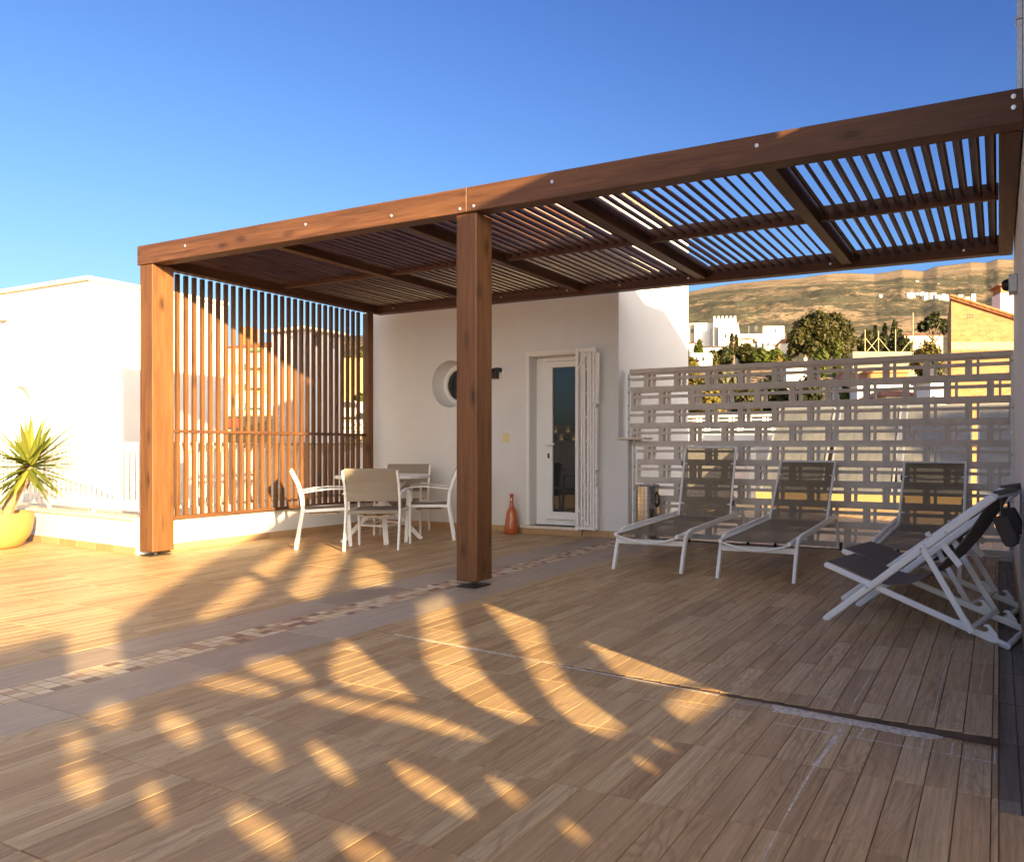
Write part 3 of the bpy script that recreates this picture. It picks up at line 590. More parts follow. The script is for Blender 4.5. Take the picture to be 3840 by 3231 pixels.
a = MB(); a.plate([(-5,0),(2.30,0),(2.30,2.72),(1.95,2.58),(1.33,2.27),(0.37,1.81),(-0.31,1.44),(-0.31,1.20),(-0.52,1.22),(-0.55,1.44),(-0.69,1.45),(-0.74,1.43),(-5,1.43)], hl, lambda u, v, t_: (t_, u, v), 0.006)
O('panel', a, WPLA, ps)
bp = T('breeze_block_parapet', 'white parapet with breeze blocks on top at the front of the terrace', 'parapet', (-9.6, -0.9, 0))
a = MB(); a.box(-2.2,2.4,-0.1,0.1,0,1.18); O('body', a, WHITE, bp)
breeze(bp, 'block_panel', Vector((-2.2,-0.035,0)), Vector((1,0,0)), Vector((0,1,0)), 4.6, 2, 1.602)
a = MB(); a.box(-2.2,2.4,-0.06,0.06,1.6025,1.64); O('cap', a, CONC, bp)
# ------------------------------------------------------------------ sun loungers
def lounger(label, x, y, rz, back_ang, clips):
    t = T('sun_lounger', label, 'sun lounger', (x, y, 0), rz, 'sun loungers in front of the breeze-block screen'); W2 = 0.315
    for s_ in (-1, 1):
        fr = MB(); fr.path([(s_*W2,-0.0,0.0),(s_*W2,0.055,0.16),(s_*W2,0.10,0.275),(s_*W2,0.15,0.318),(s_*W2,0.24,0.335),(s_*W2,1.0,0.352),(s_*W2,1.74,0.372),(s_*W2,1.82,0.355),(s_*W2,1.86,0.30),(s_*W2,1.90,0.15),(s_*W2,1.92,0.045)], 0.028, 0.048)
        O('side_frame', fr, WMET, t, bevel=0.006, seg=2, smooth=True)
        rl_ = MB(); rl_.tube([(s_*(W2-0.032),-0.03,0.313),(s_*(W2-0.032),0.7,0.332),(s_*(W2-0.032),1.46,0.345)], 0.017, 10); O('seat_rail', rl_, WMET, t, smooth=True)
        wh = MB(); wh.lathe([(0.0,-0.013),(0.034,-0.013),(0.045,-0.009),(0.045,0.009),(0.034,0.013),(0.0,0.013)], n=20, cap=False); wh.v = [(p[2]+s_*(W2+0.03), p[0]+1.93, p[1]+0.046) for p in wh.v]
        wo_ = O('wheel', wh, BLACK, t, smooth=True)
        hb = MB(); hb.lathe([(0.0,-0.015),(0.027,-0.015),(0.027,0.015),(0.0,0.015)], n=16, cap=False); hb.v = [(p[2]+s_*(W2+0.03), p[0]+1.93, p[1]+0.046) for p in hb.v]; O('hub', hb, WMET, wo_)
    cb = MB(); cb.path([(-W2+0.014,0.075,0.245),(W2-0.014,0.075,0.245)], 0.022, 0.045, (0,1,0)); O('cross_bar', cb, WMET, t, bevel=0.003); cb = MB(); cb.path([(-W2+.014,1.80,0.30),(W2-.014,1.80,0.30)], 0.022, 0.03, (0,1,0)); O('cross_bar', cb, WMET, t, bevel=0.003)
    sg = MB(); sg.tube([(-W2+0.04+0.55*i/10, 0.0, 0.298-0.052*math.sin(math.pi*i/10)) for i in range(11)], 0.009, 8, (0,1,0)); O('sag_bar', sg, WMET, t, smooth=True)
    def sheet(pts, hw, sag, name, mat, par=t):
        mb = MB(); n = 12; vs = []
        for (yy, zz, k) in pts:
            for i in range(n+1): u = i/n*2-1; vs.append((u*hw, yy, zz-sag*k*(1-u*u)))
        m_ = len(pts); fs = [(a_*(n+1)+i, a_*(n+1)+i+1, (a_+1)*(n+1)+i+1, (a_+1)*(n+1)+i) for a_ in range(m_-1) for i in range(n)]
        mb.add(vs, fs); o = O(name, mb, mat, par, smooth='all'); return o
    sheet([(-0.02+1.47*i/12, 0.318+0.028*i/12, math.sin(math.pi*(i+1)/14)) for i in range(13)], W2-0.033, 0.022, 'seat_sling', SLING)
    ca_, sa_ = math.cos(back_ang), math.sin(back_ang); L = 0.745; y0, z0 = 1.46, 0.345
    bf = MB()
    for s_ in (-1, 1): bf.tube([(s_*(W2-0.03), y0, z0), (s_*(W2-0.03), y0+ca_*L, z0+sa_*L)], 0.013, 10)
    bf.tube([(-(W2-0.03), y0+ca_*L, z0+sa_*L), (W2-0.03, y0+ca_*L, z0+sa_*L)], 0.010, 8, (0,1,0))
    bfo = O('back_frame', bf, WMET, t, smooth=True)
    bb = MB()
    for k, sg_ in ((0.76, 0.045), (0.18, 0.04)): bb.tube([(-(W2-.03)+2*(W2-.03)*i/10, y0+ca_*L*k+sa_*sg_*math.sin(math.pi*i/10), z0+sa_*L*k-ca_*sg_*math.sin(math.pi*i/10)) for i in range(11)], 0.008, 6, (0,0,1))
    O('back_brace', bb, WMET, bfo, smooth=True)
    mb = MB(); n = 10; m_ = 10
    for a_ in range(m_+1):
        for i in range(n+1):
            u = i/n*2-1; k = a_/m_; sg_ = 0.012*(1-u*u)
            mb.v.append((u*(W2-0.034), y0+ca_*L*k+sa_*sg_, z0+sa_*L*k-ca_*sg_))
    for a_ in range(m_):
        for i in range(n): mb.f.append((a_*(n+1)+i, a_*(n+1)+i+1, (a_+1)*(n+1)+i+1, (a_+1)*(n+1)+i)); mb.c.append((0,0,0))
    O('back_sling', mb, SLING, t, smooth='all')
    for s_ in (-1, 1):
        sp_ = MB(); sp_.path([(s_*(W2-0.05), y0+ca_*L*0.42+0.015, z0+sa_*L*0.42), (s_*(W2-0.05), 1.74, 0.36)], 0.02, 0.022); O('back_strut', sp_, WMET, t, bevel=0.002)
    for (s_, k) in clips:
        cl_ = MB(); c0 = Vector((s_*(W2-0.012), y0+ca_*L*k, z0+sa_*L*k)); c1 = Vector((s_*(W2-0.012), y0+ca_*L*(k+0.07), z0+sa_*L*(k+0.07))); cl_.path([c0, c1], 0.012, 0.03); O('clip', cl_, BLACK, bfo)
    return t
lounger('taupe mesh sun lounger nearest the steel bin, its backrest raised steepest', -2.76, 5.505, R(2.5), R(74), [(1,0.16),(-1,0.72)])
lounger('taupe mesh sun lounger in the middle of the row of three', -1.775, 5.45, R(1.5), R(50), [])
lounger('taupe mesh sun lounger half hidden behind the two deck chairs', -0.575, 5.50, R(0), R(50), [(-1,0.7)])
# ------------------------------------------------------------------ deck chairs
def deckchair(label, x, y, dirv, W, topk=1.0, pouch=True):
    ang = math.atan2(dirv[1], dirv[0]); t = T('deck_chair', label, 'deck chair', (x, y, 0), ang, 'folding deck chairs by the right wall')
    h = W/2; YA = (0,1,0)
    for s_ in (-1, 1):
        a = MB(); a.path([(0.0, s_*(h-0.03), 0.345), (1.04, s_*(h-0.03), 0.018)], 0.022, 0.036, YA); O('long_rail', a, WMET, t, bevel=0.008, seg=2)
        a = MB(); a.path([(-0.005, s_*h, 0.012), (0.985*topk, s_*h, 0.81)], 0.024, 0.042, YA); O('back_rail', a, WMET, t, bevel=0.01, seg=2)
        a = MB(); a.path([(0.595, s_*(h+0.024), 0.525), (0.873, s_*(h+0.024), 0.075)], 0.014, 0.034, YA); O('strut', a, WMET, t, bevel=0.003)
        for (sx, sz) in ((0.80,0.098),(0.94,0.055)):
            a = MB(); pr_ = [(-0.07,-0.01),(0.075,-0.03),(0.06,0.012),(0.035,0.04),(0.012,0.068),(-0.018,0.066),(-0.026,0.05),(-0.01,0.052),(0.006,0.042),(0.004,0.025),(-0.018,0.014),(-0.05,0.018)]
            a.plate([(sx+p[0]*.8, sz+p[1]*.8+0.010) for p in pr_], [], lambda u, v, t_, s_=s_: (u, s_*(h-0.03)-0.006+t_, v), 0.012); O('notch_hook', a, WMET, t)
        for (sx, sz, yy) in ((0.276,0.245,h+0.0125),(0.60,0.50,h+0.032),(0.73,0.60,h+0.0125)):
            a = MB(); a.lathe([(0,0),(0.008,0),(0.008,0.003),(0,0.004)], n=10, cap=False); a.v = [(p[0]+sx, s_*(yy+p[2]), p[1]+sz) for p in a.v]; O('bolt', a, GALV, t)
        a = MB(); a.path([(0.70, s_*(h-0.02), 0.535), (0.80, s_*(h-0.02), 0.42)], 0.008, 0.035, YA); O('link_plate', a, WMET, t)
    for (sx, sz, hh, rr) in ((0.0,0.345,h-0.02,0.017),(1.04,0.02,h-0.02,0.017),(0.865,0.095,h+0.02,0.015),(0.98*topk,0.805,h-0.005,0.016)):
        a = MB(); a.tube([(sx,-hh,sz),(sx,hh,sz)], rr, 10, (0,0,1)); O('cross_bar', a, WMET, t, smooth=True)
    P = [(-0.005,0.364),(0.12,0.335),(0.27,0.285),(0.42,0.268),(0.56,0.31),(0.68,0.405),(0.80,0.545),(0.91,0.715),(0.972*topk,0.826)]
    C_ = []
    for i in range(len(P)-1):
        p0 = P[max(i-1,0)]; p1_ = P[i]; p2_ = P[i+1]; p3 = P[min(i+2,len(P)-1)]
        for k in range(5):
            u = k/5; f = lambda q: 0.5*((2*p1_[q])+(-p0[q]+p2_[q])*u+(2*p0[q]-5*p1_[q]+4*p2_[q]-p3[q])*u*u+(-p0[q]+3*p1_[q]-3*p2_[q]+p3[q])*u**3); C_.append((f(0), f(1)))
    C_.append(P[-1])
    a = MB(); a.path([(c[0], 0, c[1]) for c in C_], W-0.075, 0.006, YA); O('sling', a, FABD, t)
    a = MB(); a.path([(0.955*topk,0,0.827),(0.985*topk,0,0.830),(1.0*topk,0,0.812)], W-0.08, 0.006, YA); a.path([(0.985*topk,-h+0.13,0.815),(0.988*topk,-h+0.13,0.66)], 0.05, 0.004, YA); O('head_wrap', a, FABD, t)
    if pouch:
        a = MB(); c = Vector((1.0*topk, -h+0.13, 0.655)); pts = [(-0.06,0.03),(0.02,0.045),(0.075,-0.07),(0.07,-0.105),(0.045,-0.125),(0.01,-0.12),(-0.005,-0.10)]
        a.plate([(c.x+p[0]*1.0, c.z+p[1]) for p in pts], [], lambda u, v, t_: (u, c.y-0.035+t_, v), 0.07); O('pouch', a, plain('taupe_canvas', (0.062,0.05,0.042), 0.8), t, bevel=0.012, seg=2)
    return t
deckchair('nearer white-framed deck chair with dark canvas, its feet on the platform corner', -0.917, 4.60, (0.972,-0.238), 0.48)
deckchair('further white-framed deck chair, mostly behind the nearer one', -0.925, 5.235, (0.966,-0.25), 0.52, 1.06)
# ------------------------------------------------------------------ dining set
def armchair(label, x, y, a_deg):
    t = T('garden_armchair', label, 'chair', (x, y, 0), R(a_deg), 'armchairs around the garden table'); h = 0.265
    for s_ in (-1, 1):
        a = MB(); a.path([(s_*h,-0.27,0.0),(s_*h,-0.205,0.40),(s_*h,-0.215,0.54),(s_*h,-0.25,0.68),(s_*h,-0.315,0.825)], 0.022, 0.036); O('leg', a, WMET, t, bevel=0.004)
        a = MB(); a.path([(s_*h,0.245,0.0),(s_*h,0.225,0.40),(s_*h,0.22,0.592)], 0.022, 0.036); O('leg', a, WMET, t, bevel=0.004)
        a = MB(); a.path([(s_*(h+0.005),-0.235,0.585),(s_*(h+0.005),-0.12,0.605),(s_*(h+0.005),0.05,0.622),(s_*(h+0.005),0.18,0.618),(s_*(h+0.005),0.235,0.605)], 0.045, 0.016); O('armrest', a, WMET, t, bevel=0.004)
        a = MB(); a.path([(s_*(h-0.012),-0.20,0.395),(s_*(h-0.012),0.22,0.405)], 0.014, 0.03); O('seat_rail', a, WMET, t)
    a = MB(); vs = []; pts = [(-0.215,0.375),(-0.21,0.40),(-0.2,0.408),(-0.1,0.404),(0.0,0.400),(0.12,0.408),(0.215,0.416),(0.232,0.405),(0.235,0.372)]
    a.path([(0,p[0],p[1]) for p in pts], 0.49, 0.012); O('seat', a, SLINGC, t)
    a = MB(); a.path([(0,-0.212,0.505),(0,-0.222,0.60),(0,-0.25,0.70),(0,-0.318,0.845)], 0.505, 0.026); O('backrest', a, SLINGC, t, bevel=0.008, seg=2)
    a = MB()
    for yy in (-0.12, 0.0, 0.12): a.tube([(-0.24+0.48*i/10, yy, 0.385-0.05*math.sin(math.pi*i/10)) for i in range(11)], 0.008, 6, (0,1,0))
    a.path([(0,-0.15,0.345),(0,0.15,0.345)], 0.05, 0.012); a.path([(-.13,-0.15,0.352),(-.13,0.15,0.352)], 0.04, 0.012); a.path([(.13,-0.15,0.352),(.13,0.15,0.352)], 0.04, 0.012)
    O('under_brace', a, BEIGE, t)
    return t
armchair('taupe garden armchair with its back to the viewer, in front of the round table', -6.045, 5.714, 31.5)
armchair('taupe garden armchair at the left of the table, its back catching the sun', -6.75, 5.63, -38.5)
armchair('taupe garden armchair at the right of the table, partly behind the centre post', -6.08, 6.50, 131.3)
armchair('taupe garden armchair at the far side of the table, only its back top showing', -6.80, 6.80, 211.5)
tb = T('garden_table', 'white round garden table with crossed splayed legs among the armchairs', 'table', (-6.45, 6.16, 0), 0)
a = MB(); a.lathe([(0.0,0.712),(0.47,0.712),(0.50,0.718),(0.50,0.74),(0.492,0.748),(0.0,0.748)], n=48, cap=False); O('table_top', a, WPLA, tb, smooth=True)
FT = [(-0.26,-0.34),(0.36,-0.30),(0.28,0.30),(-0.40,0.36)]
for i, (fx, fy) in enumerate(FT):
    a = MB(); d = Vector((fx, fy, 0)); nrm = Vector((-fy, fx, 0)).normalized()
    a.path([(fx*1.0, fy*1.0, 0.0), (fx*0.18, fy*0.18, 0.38), (-fx*0.05+nrm.x*0.03, -fy*0.05+nrm.y*0.03, 0.46), (-fx*0.62+nrm.x*0.03, -fy*0.62+nrm.y*0.03, 0.711)], 0.05, 0.045, tuple(nrm)); O('leg', a, WPLA, tb, bevel=0.004)
for i in range(4):
    p, q = FT[i], FT[(i+1) % 4]; a = MB(); a.path([(p[0]*.6,p[1]*.6,0.19),(q[0]*.6,q[1]*.6,0.19)], 0.02, 0.035, (0,0,1)); O('stretcher', a, WPLA, tb)
ty = T('pink_tray', 'small pink rectangular tray lying on the round garden table', 'tray', (-6.38, 6.05, 0.748), R(40))
a = MB(); a.box(-0.10,0.10,-0.06,0.06,0.0,0.008)
for b in ((-0.115,0.115,-0.075,-0.06),(-0.115,0.115,0.06,0.075),(-0.115,-0.10,-0.06,0.06),(0.10,0.115,-0.06,0.06)): a.box(b[0],b[1],b[2],b[3],0.0,0.045)
O('dish', a, plain('pink_glass', (0.62,0.34,0.30), 0.3), ty, bevel=0.004)
a = MB(); a.tube([(-0.112,-0.07,0.047),(0.112,-0.07,0.047),(0.112,0.07,0.047),(-0.112,0.07,0.047)], 0.004, 6, (0,0,1), True); O('rim', a, BOLTM, ty)
# ------------------------------------------------------------------ jug, bin, planter
jg = T('terracotta_jug', 'glazed orange terracotta bottle jug standing by the wall left of the door', 'jug', (-5.515, 7.285, 0))
a = MB(); a.lathe([(0.0,0),(0.078,0),(0.087,0.01),(0.084,0.08),(0.074,0.17),(0.064,0.25),(0.053,0.29),(0.036,0.32),(0.025,0.35),(0.022,0.40),(0.0225,0.465),(0.026,0.48),(0.029,0.488),(0.025,0.489),(0.017,0.47),(0.0,0.46)], n=36, cap=False); O('body', a, TERRA, jg, smooth='all')
a = MB(); a.box(0.004,0.024,-0.0265,-0.0215,0.405,0.437); O('price_tag', a, plain('paper', (0.75,0.74,0.70), 0.8), jg, bevel=0.003)
tn = T('pedal_bin', 'tall cylindrical stainless steel bin in the corner by the breeze-block screen', 'bin', (-3.655, 7.30, 0))
a = MB(); a.lathe([(0.0,0),(0.142,0),(0.142,0.03),(0.138,0.032),(0.138,0.60),(0.0,0.60)], n=40, cap=False); O('body', a, STEEL, tn, smooth=True)
a = MB(); a.lathe([(0.0,0.601),(0.143,0.601),(0.143,0.628),(0.13,0.642),(0.0,0.648)], n=40, cap=False); O('lid', a, STEEL, tn, smooth=True)
a = MB(); a.tube([(0.13,-0.03,0.56),(0.165,-0.045,0.52),(0.168,-0.045,0.44),(0.135,-0.03,0.40)], 0.013, 8, (0,1,0)); O('handle', a, BLACK, tn, smooth=True)
pt = T('planter', 'round ochre planter bowl in front of the low wall at the left edge', 'planter', (-9.73, 4.02, 0))
a = MB(); a.lathe([(0.0,0),(0.22,0),(0.27,0.03),(0.325,0.12),(0.35,0.22),(0.36,0.33),(0.358,0.372),(0.345,0.376),(0.335,0.365),(0.325,0.33),(0.0,0.33)], n=56, cap=False); O('bowl', a, POTM, pt, smooth=True)
a = MB(); a.lathe([(0.0,0.336),(0.33,0.331)], n=32, cap=False); O('soil', a, plain('soil', (0.06,0.04,0.025), 0.95), pt)
YUC = leafmat('yucca_leaf', (0.06,0.085,0.016), (0.13,0.155,0.028), (0.24,0.235,0.05), 0.2, 0.4)
def blades(mb, c, n, lmin, lmax, w, el0, el1, droop, r_):
    for i in range(n):
        az = r_.uniform(0, 2*math.pi); el = R(r_.uniform(el0, el1)); L = r_.uniform(lmin, lmax); d = Vector((math.cos(az)*math.cos(el), math.sin(az)*math.cos(el), math.sin(el)))
        p = Vector(c)+Vector((0,0,r_.uniform(-0.06,0.04))); side = Vector((-math.sin(az), math.cos(az), 0)); k = 6; vs = []; ww = w*r_.uniform(0.75,1.2); dr_ = droop*r_.uniform(0.4,1.4)
        for j in range(k+1):
            u = j/k; q = ww*(0.55+1.6*u*(1-u)*1.2)*(1-u**3)*0.5+0.0008; up = side.cross(d).normalized()
            vs += [p-side*q+up*q*0.35, p+up*-0.002, p+side*q+up*q*0.35]; p = p+d*(L/k); d = (d+Vector((0,0,-dr_*u))).normalized()
        mb.add(vs, [f for j in range(k) for f in ((j*3,j*3+1,j*3+4,j*3+3),(j*3+1,j*3+2,j*3+5,j*3+4))])
yp = T('yucca_plant', 'spiky yucca with a leaning trunk growing in the ochre planter', 'plant', (-9.50, 4.06, 0.335))
r2 = random.Random(4); a = MB(); a.sweep([(0,0,-0.05),(0.04,0.02,0.12),(0.11,0.05,0.28),(0.20,0.08,0.42),(0.24,0.09,0.56)], [(0.05*math.cos(k*.7854), 0.05*math.sin(k*.7854)) for k in range(8)], (0,1,0)); O('trunk', a, plain('yucca_bark', (0.25,0.17,0.10), 0.9, var=0.4, nscale=30, bump=0.6), yp, smooth=True)
a = MB(); blades(a, (0.24,0.09,0.56), 44, 0.36, 0.60, 0.052, 0, 80, 0.12, r2); blades(a, (0.23,0.09,0.52), 50, 0.36, 0.58, 0.048, -60, 12, 0.16, r2); O('leaves', a, YUC, yp)
b2 = T('bromeliad', 'low rosette plant with a rust red centre at the rim of the ochre planter', 'plant', (-9.62, 3.90, 0.335))
a = MB(); blades(a, (-0.1,0,0.04), 26, 0.16, 0.30, 0.03, 15, 75, 0.1, r2); O('leaves', a, leafmat('bromeliad_leaf', (0.05,0.09,0.02), (0.12,0.18,0.04), (0.25,0.27,0.07)), b2)
a = MB(); blades(a, (0.10,-0.04,0.02), 50, 0.08, 0.16, 0.022, 10, 80, 0.15, r2); O('flower', a, leafmat('bromeliad_flower', (0.16,0.03,0.012), (0.30,0.08,0.02), (0.32,0.18,0.05)), b2)
#BACKGROUND
# ------------------------------------------------------------------ terrain
def lerp(x, P):
    if x <= P[0][0]: return P[0][1]
    for (a, b), (c, d) in zip(P[:-1], P[1:]):
        if x <= c: return b+(d-b)*(x-a)/(c-a)
    return P[-1][1]
RIDGE = [(-3000,1560),(0,1520),(700,1420),(1000,1345),(1200,1275),(1290,1258),(1380,1256),(1800,1170),(2300,1120),(2568,1097),(2640,1083),(2750,1063),(2860,1052),(3000,1042),(3100,1028),(3200,1024),(3280,1026),(3385,1010),(3461,1016),(3513,1000),(3579,992),(3642,982),(3698,984),(3742,972),(3801,974),(4200,950),(5500,1000),(9000,1400)]
NEARP = [(0,-7),(14,-7),(25,-5.5),(36,-2.5),(48,2.0),(62,6.0),(80,9.5),(100,12.0),(130,16.5),(180,25),(260,38),(400,60)]
from mathutils import noise as mn
def terr(px, d, ridge_d):
    ry = lerp(px, RIDGE); rz = HC+(CY-ry)/F*ridge_d
    k = max(0.25, min(1.0, (px-900)/1400+0.3)) if px < 2300 else 1.0
    if d <= 400: zn = lerp(d, NEARP); zn = zn*k if zn > 0 else zn; return zn
    z4 = 60*k; u = min(1.0, (d-400)/(ridge_d-400))
    return z4+(rz-z4)*(u**1.12)
RD = 2600.0
ths = []
tmin, tmax = math.radians(-88), math.radians(75)
pxs = [-9000,-5000,-3000,-1800,-900,-300,200,500,760]+list(range(800,1420,20))+[1450,1500,1560,1640,1740,1860,2000,2150,2300,2400,2480]+list(range(2520,3880,5))+[3900,3950,4050,4200,4500,5000,6000,8000,12000]
ds = [14,18,22,26,30,36,42,48,55,62,70,80,90,100,115,130,150,180,215,260,320,400]+[400+2200*((i+1)/70)**1.25 for i in range(70)]+[2700,3000]
vs = []; fs = []
for di, d in enumerate(ds):
    for px in pxs:
        dd = min(d, RD); z = terr(px, dd, RD)
        X = (px-CX)/F*d; P = FW*d+RT*X
        if d > 230:
            amp = min(1.0, (d-230)/500); e = max(0.0, 1-((d-1300)/1000 if d > 1300 else 0))
            q = Vector((P.x*0.0018+P.y*0.0009, P.y*0.0007-P.x*0.0004, 0.3))
            g = mn.ridged_multi_fractal(q*1.7, 0.9, 2.1, 5, 1.0, 2.0)-1.2
            g2 = mn.fractal(Vector((P.x*0.008, P.y*0.008, 0.1)), 1.0, 2.1, 5)
            z += amp*(g*15*e*min(1, (d-230)/900)+g2*9*(0.3+0.7*e))
        elif d > 40: z += 0.5*mn.fractal(Vector((P.x*0.05, P.y*0.05, 0)), 1.0, 2.0, 3)
        if d > RD: z -= (d-RD)*0.5
        vs.append((P.x, P.y, z))
n = len(pxs)
fs = [(i*n+j, i*n+j+1, (i+1)*n+j+1, (i+1)*n+j) for i in range(len(ds)-1) for j in range(n-1)]
m = NT('hillside'); v = m.coord((1,1,1)); tc = m.n('ShaderNodeTexCoord'); sp = m.n('ShaderNodeSeparateXYZ'); m.l(tc.outputs['Object'], sp.inputs[0])
big = m.noise(v, 0.0042, 6, 0.6, 0.6); med = m.noise(v, 0.022, 6, 0.65, 0.5); sml = m.noise(v, 0.10, 5, 0.7)
soil = m.ramp(m.noise(v, 0.006, 7, 0.7, 0.4), [(0.3, (0.13,0.095,0.064)), (0.5, (0.20,0.150,0.102)), (0.72, (0.28,0.215,0.15))])
f = m.math('ADD', m.math('MULTIPLY', big, 0.42), m.math('ADD', m.math('MULTIPLY', med, 0.34), m.math('MULTIPLY', sml, 0.34)))
hgt = m.ramp(m.math('MULTIPLY', sp.outputs[2], 1/700.0), [(0.62, 0.0), (0.92, 0.16)])
f = m.math('SUBTRACT', f, hgt)
shrub = m.ramp(f, [(0.515, 0.0), (0.545, 0.92)])
c = m.mix(shrub, soil, (0.060,0.061,0.043)); m.base(c); m.set('Roughness', 0.95); m.set('Specular IOR Level', 0.1)
m.bump(m.math('ADD', sml, shrub), 0.7, 3.0)
hill = MB(); hill.add(vs, fs); structure(O('hillside', hill, m.mat, smooth='all'))
gr = MB(); gr.lathe([(0.0,-7.5),(16000,-7.5)], n=48, cap=False); structure(O('ground', gr, plain('dry_ground', (0.32,0.235,0.15), 0.95, var=0.3, nscale=0.02)))
# ------------------------------------------------------------------ trees and shrubs
LOLV = leafmat('olive_green_leaves', (0.016,0.018,0.005), (0.038,0.038,0.010), (0.085,0.074,0.018)); LGRN = leafmat('bright_green_leaves', (0.022,0.034,0.006), (0.055,0.075,0.013), (0.115,0.125,0.022))
LDRK = leafmat('dark_green_leaves', (0.010,0.014,0.005), (0.024,0.030,0.010), (0.05,0.055,0.018)); LYEL = leafmat('yellow_green_leaves', (0.05,0.042,0.009), (0.10,0.082,0.016), (0.17,0.125,0.025))
LGRY = leafmat('grey_green_leaves', (0.045,0.048,0.028), (0.08,0.08,0.047), (0.12,0.115,0.07))
BARK = plain('bark', (0.14,0.095,0.06), 0.95, var=0.4, nscale=8)
def crown(mb, blobs, n, sz, r_):
    tot = sum(b[3]*b[4]*b[5] for b in blobs)
    for b in blobs:
        k = int(n*b[3]*b[4]*b[5]/tot)
        for i in range(k):
            d = Vector((r_.gauss(0,1), r_.gauss(0,1), r_.gauss(0,1))).normalized(); rr = r_.random()**0.35
            lump = 0.78+0.34*mn.noise(Vector((d.x*2.3+b[0], d.y*2.3+b[1], d.z*2.3+b[2])))+0.22*mn.noise(d*6.1)
            p = Vector((b[0]+d.x*b[3]*rr*lump, b[1]+d.y*b[4]*rr*lump, b[2]+d.z*b[5]*rr*lump))
            nn = (d+Vector((r_.uniform(-.8,.8), r_.uniform(-.8,.8), r_.uniform(-.5,.9)))).normalized(); t1 = nn.orthogonal().normalized(); t2 = nn.cross(t1); a = r_.uniform(0, 6.28); s_ = sz*r_.uniform(0.55,1.3)
            u = (t1*math.cos(a)+t2*math.sin(a))*s_; w_ = (t2*math.cos(a)-t1*math.sin(a))*s_*0.6
            mb.add([p-u, p+w_*0.8-u*0.1, p+u, p-w_], [(0,1,2,3)])
def tree(name, label, cat, px, ytop, ybot, wpx, d, mat, blobs, n, sz, seed, trunk=0.3, group=None, lean=0.0):
    """blobs in unit space: x -1..1 across, y -1..1 deep, z 0..1 up (of the visible height)"""
    base = at(px, ybot, d); H_ = (ybot-ytop)/F*d; W_ = wpx/F*d/2
    k = (px-CX)/F; t = T(name, label, cat, base, YAW, group); r_ = random.Random(seed)
    a = MB(); crown(a, [(b[0]*W_, b[1]*W_, b[2]*H_, b[3]*W_, b[4]*W_, b[5]*H_) for b in blobs], n, sz, r_); O('crown', a, mat, t)
    a = MB(); tr_ = trunk*H_/10+0.05; ring = lambda q: [(q*math.cos(j*1.0472), q*math.sin(j*1.0472)) for j in range(6)]
    pts = [(0,0,-1.5),(0,0,0),(lean*W_*0.4,0,H_*0.25),(lean*W_,0,H_*0.55)]
    for i in range(3):
        p, q = pts[i], pts[i+1]; a.tube([p, q], tr_*(1-0.25*i), 6, (0,1,0))
    for i in range(5):
        an = i*1.3; a.tube([(lean*W_*0.3,0,H_*0.22+i*0.05*H_), (lean*W_*.5+math.cos(an)*W_*0.5, math.sin(an)*W_*0.5, H_*(0.5+0.05*i))], tr_*0.4, 5, (0,1,0.3))
    O('trunk', a, BARK, t); return t
def ball(s_=0): return [(0,0,0.5,0.95,0.95,0.52),(-0.35,0,0.42,0.55,0.6,0.42),(0.4,0.1,0.4,0.55,0.6,0.42),(0.1,-0.2,0.68,0.5,0.5,0.34)]
BIG = [(0,0,0.62,0.55,0.6,0.42),(-0.35,0.1,0.66,0.42,0.45,0.32),(0.38,0,0.68,0.42,0.45,0.30),(-0.58,-0.1,0.44,0.40,0.45,0.32),(0.62,0,0.42,0.38,0.45,0.34),(0.15,-0.3,0.36,0.5,0.4,0.32),(-0.25,-0.25,0.25,0.45,0.4,0.26),(0.45,-.1,0.2,0.42,0.4,0.22),(-0.1,0.05,0.84,0.32,0.35,0.18),(0.3,0,0.82,0.28,0.3,0.16),(-0.72,0,0.22,0.25,0.3,0.2)]
COLM = [(0,0,0.2,0.85,0.85,0.22),(0,0,0.42,0.9,0.9,0.25),(0,0,0.62,0.75,0.75,0.24),(0,0,0.80,0.5,0.5,0.2),(0,0,0.93,0.25,0.25,0.12)]
tree('broad_tree', 'huge olive-green broadleaf tree, largest on the hillside above the screen', 'tree', 3080, 1162, 1352, 285, 105, LOLV, BIG, 19000, 0.27, 1, 0.5)
tree('cypress', 'pale green cypress spire in front of the huge tree', 'tree', 3140, 1263, 1430, 38, 62, LGRN, COLM, 2600, 0.20, 2, 0.2)
tree('bush', 'bright green bushy shrub left of the cypress and below the huge tree', 'shrub', 3080, 1296, 1420, 70, 68, LGRN, ball(), 1500, 0.28, 3)
tree('climber', 'bright green climbing plant on the wall of the low house left of the tower', 'plant', 2620, 1272, 1340, 42, 96, LGRN, [(0,0,0.4,0.9,0.5,0.42),(0.1,0,0.75,0.4,0.4,0.3)], 1300, 0.3, 4)
tree('poplar', 'pair of narrow ivy-clad trunks in front of the white tower house', 'tree', 2752, 1248, 1345, 40, 100, LOLV, [(-0.5,0,0.35,0.42,0.5,0.4),(-0.4,0,0.75,0.3,0.4,0.28),(0.5,0,0.35,0.4,0.5,0.38),(0.45,0,0.75,0.28,0.4,0.28)], 1600, 0.28, 5)
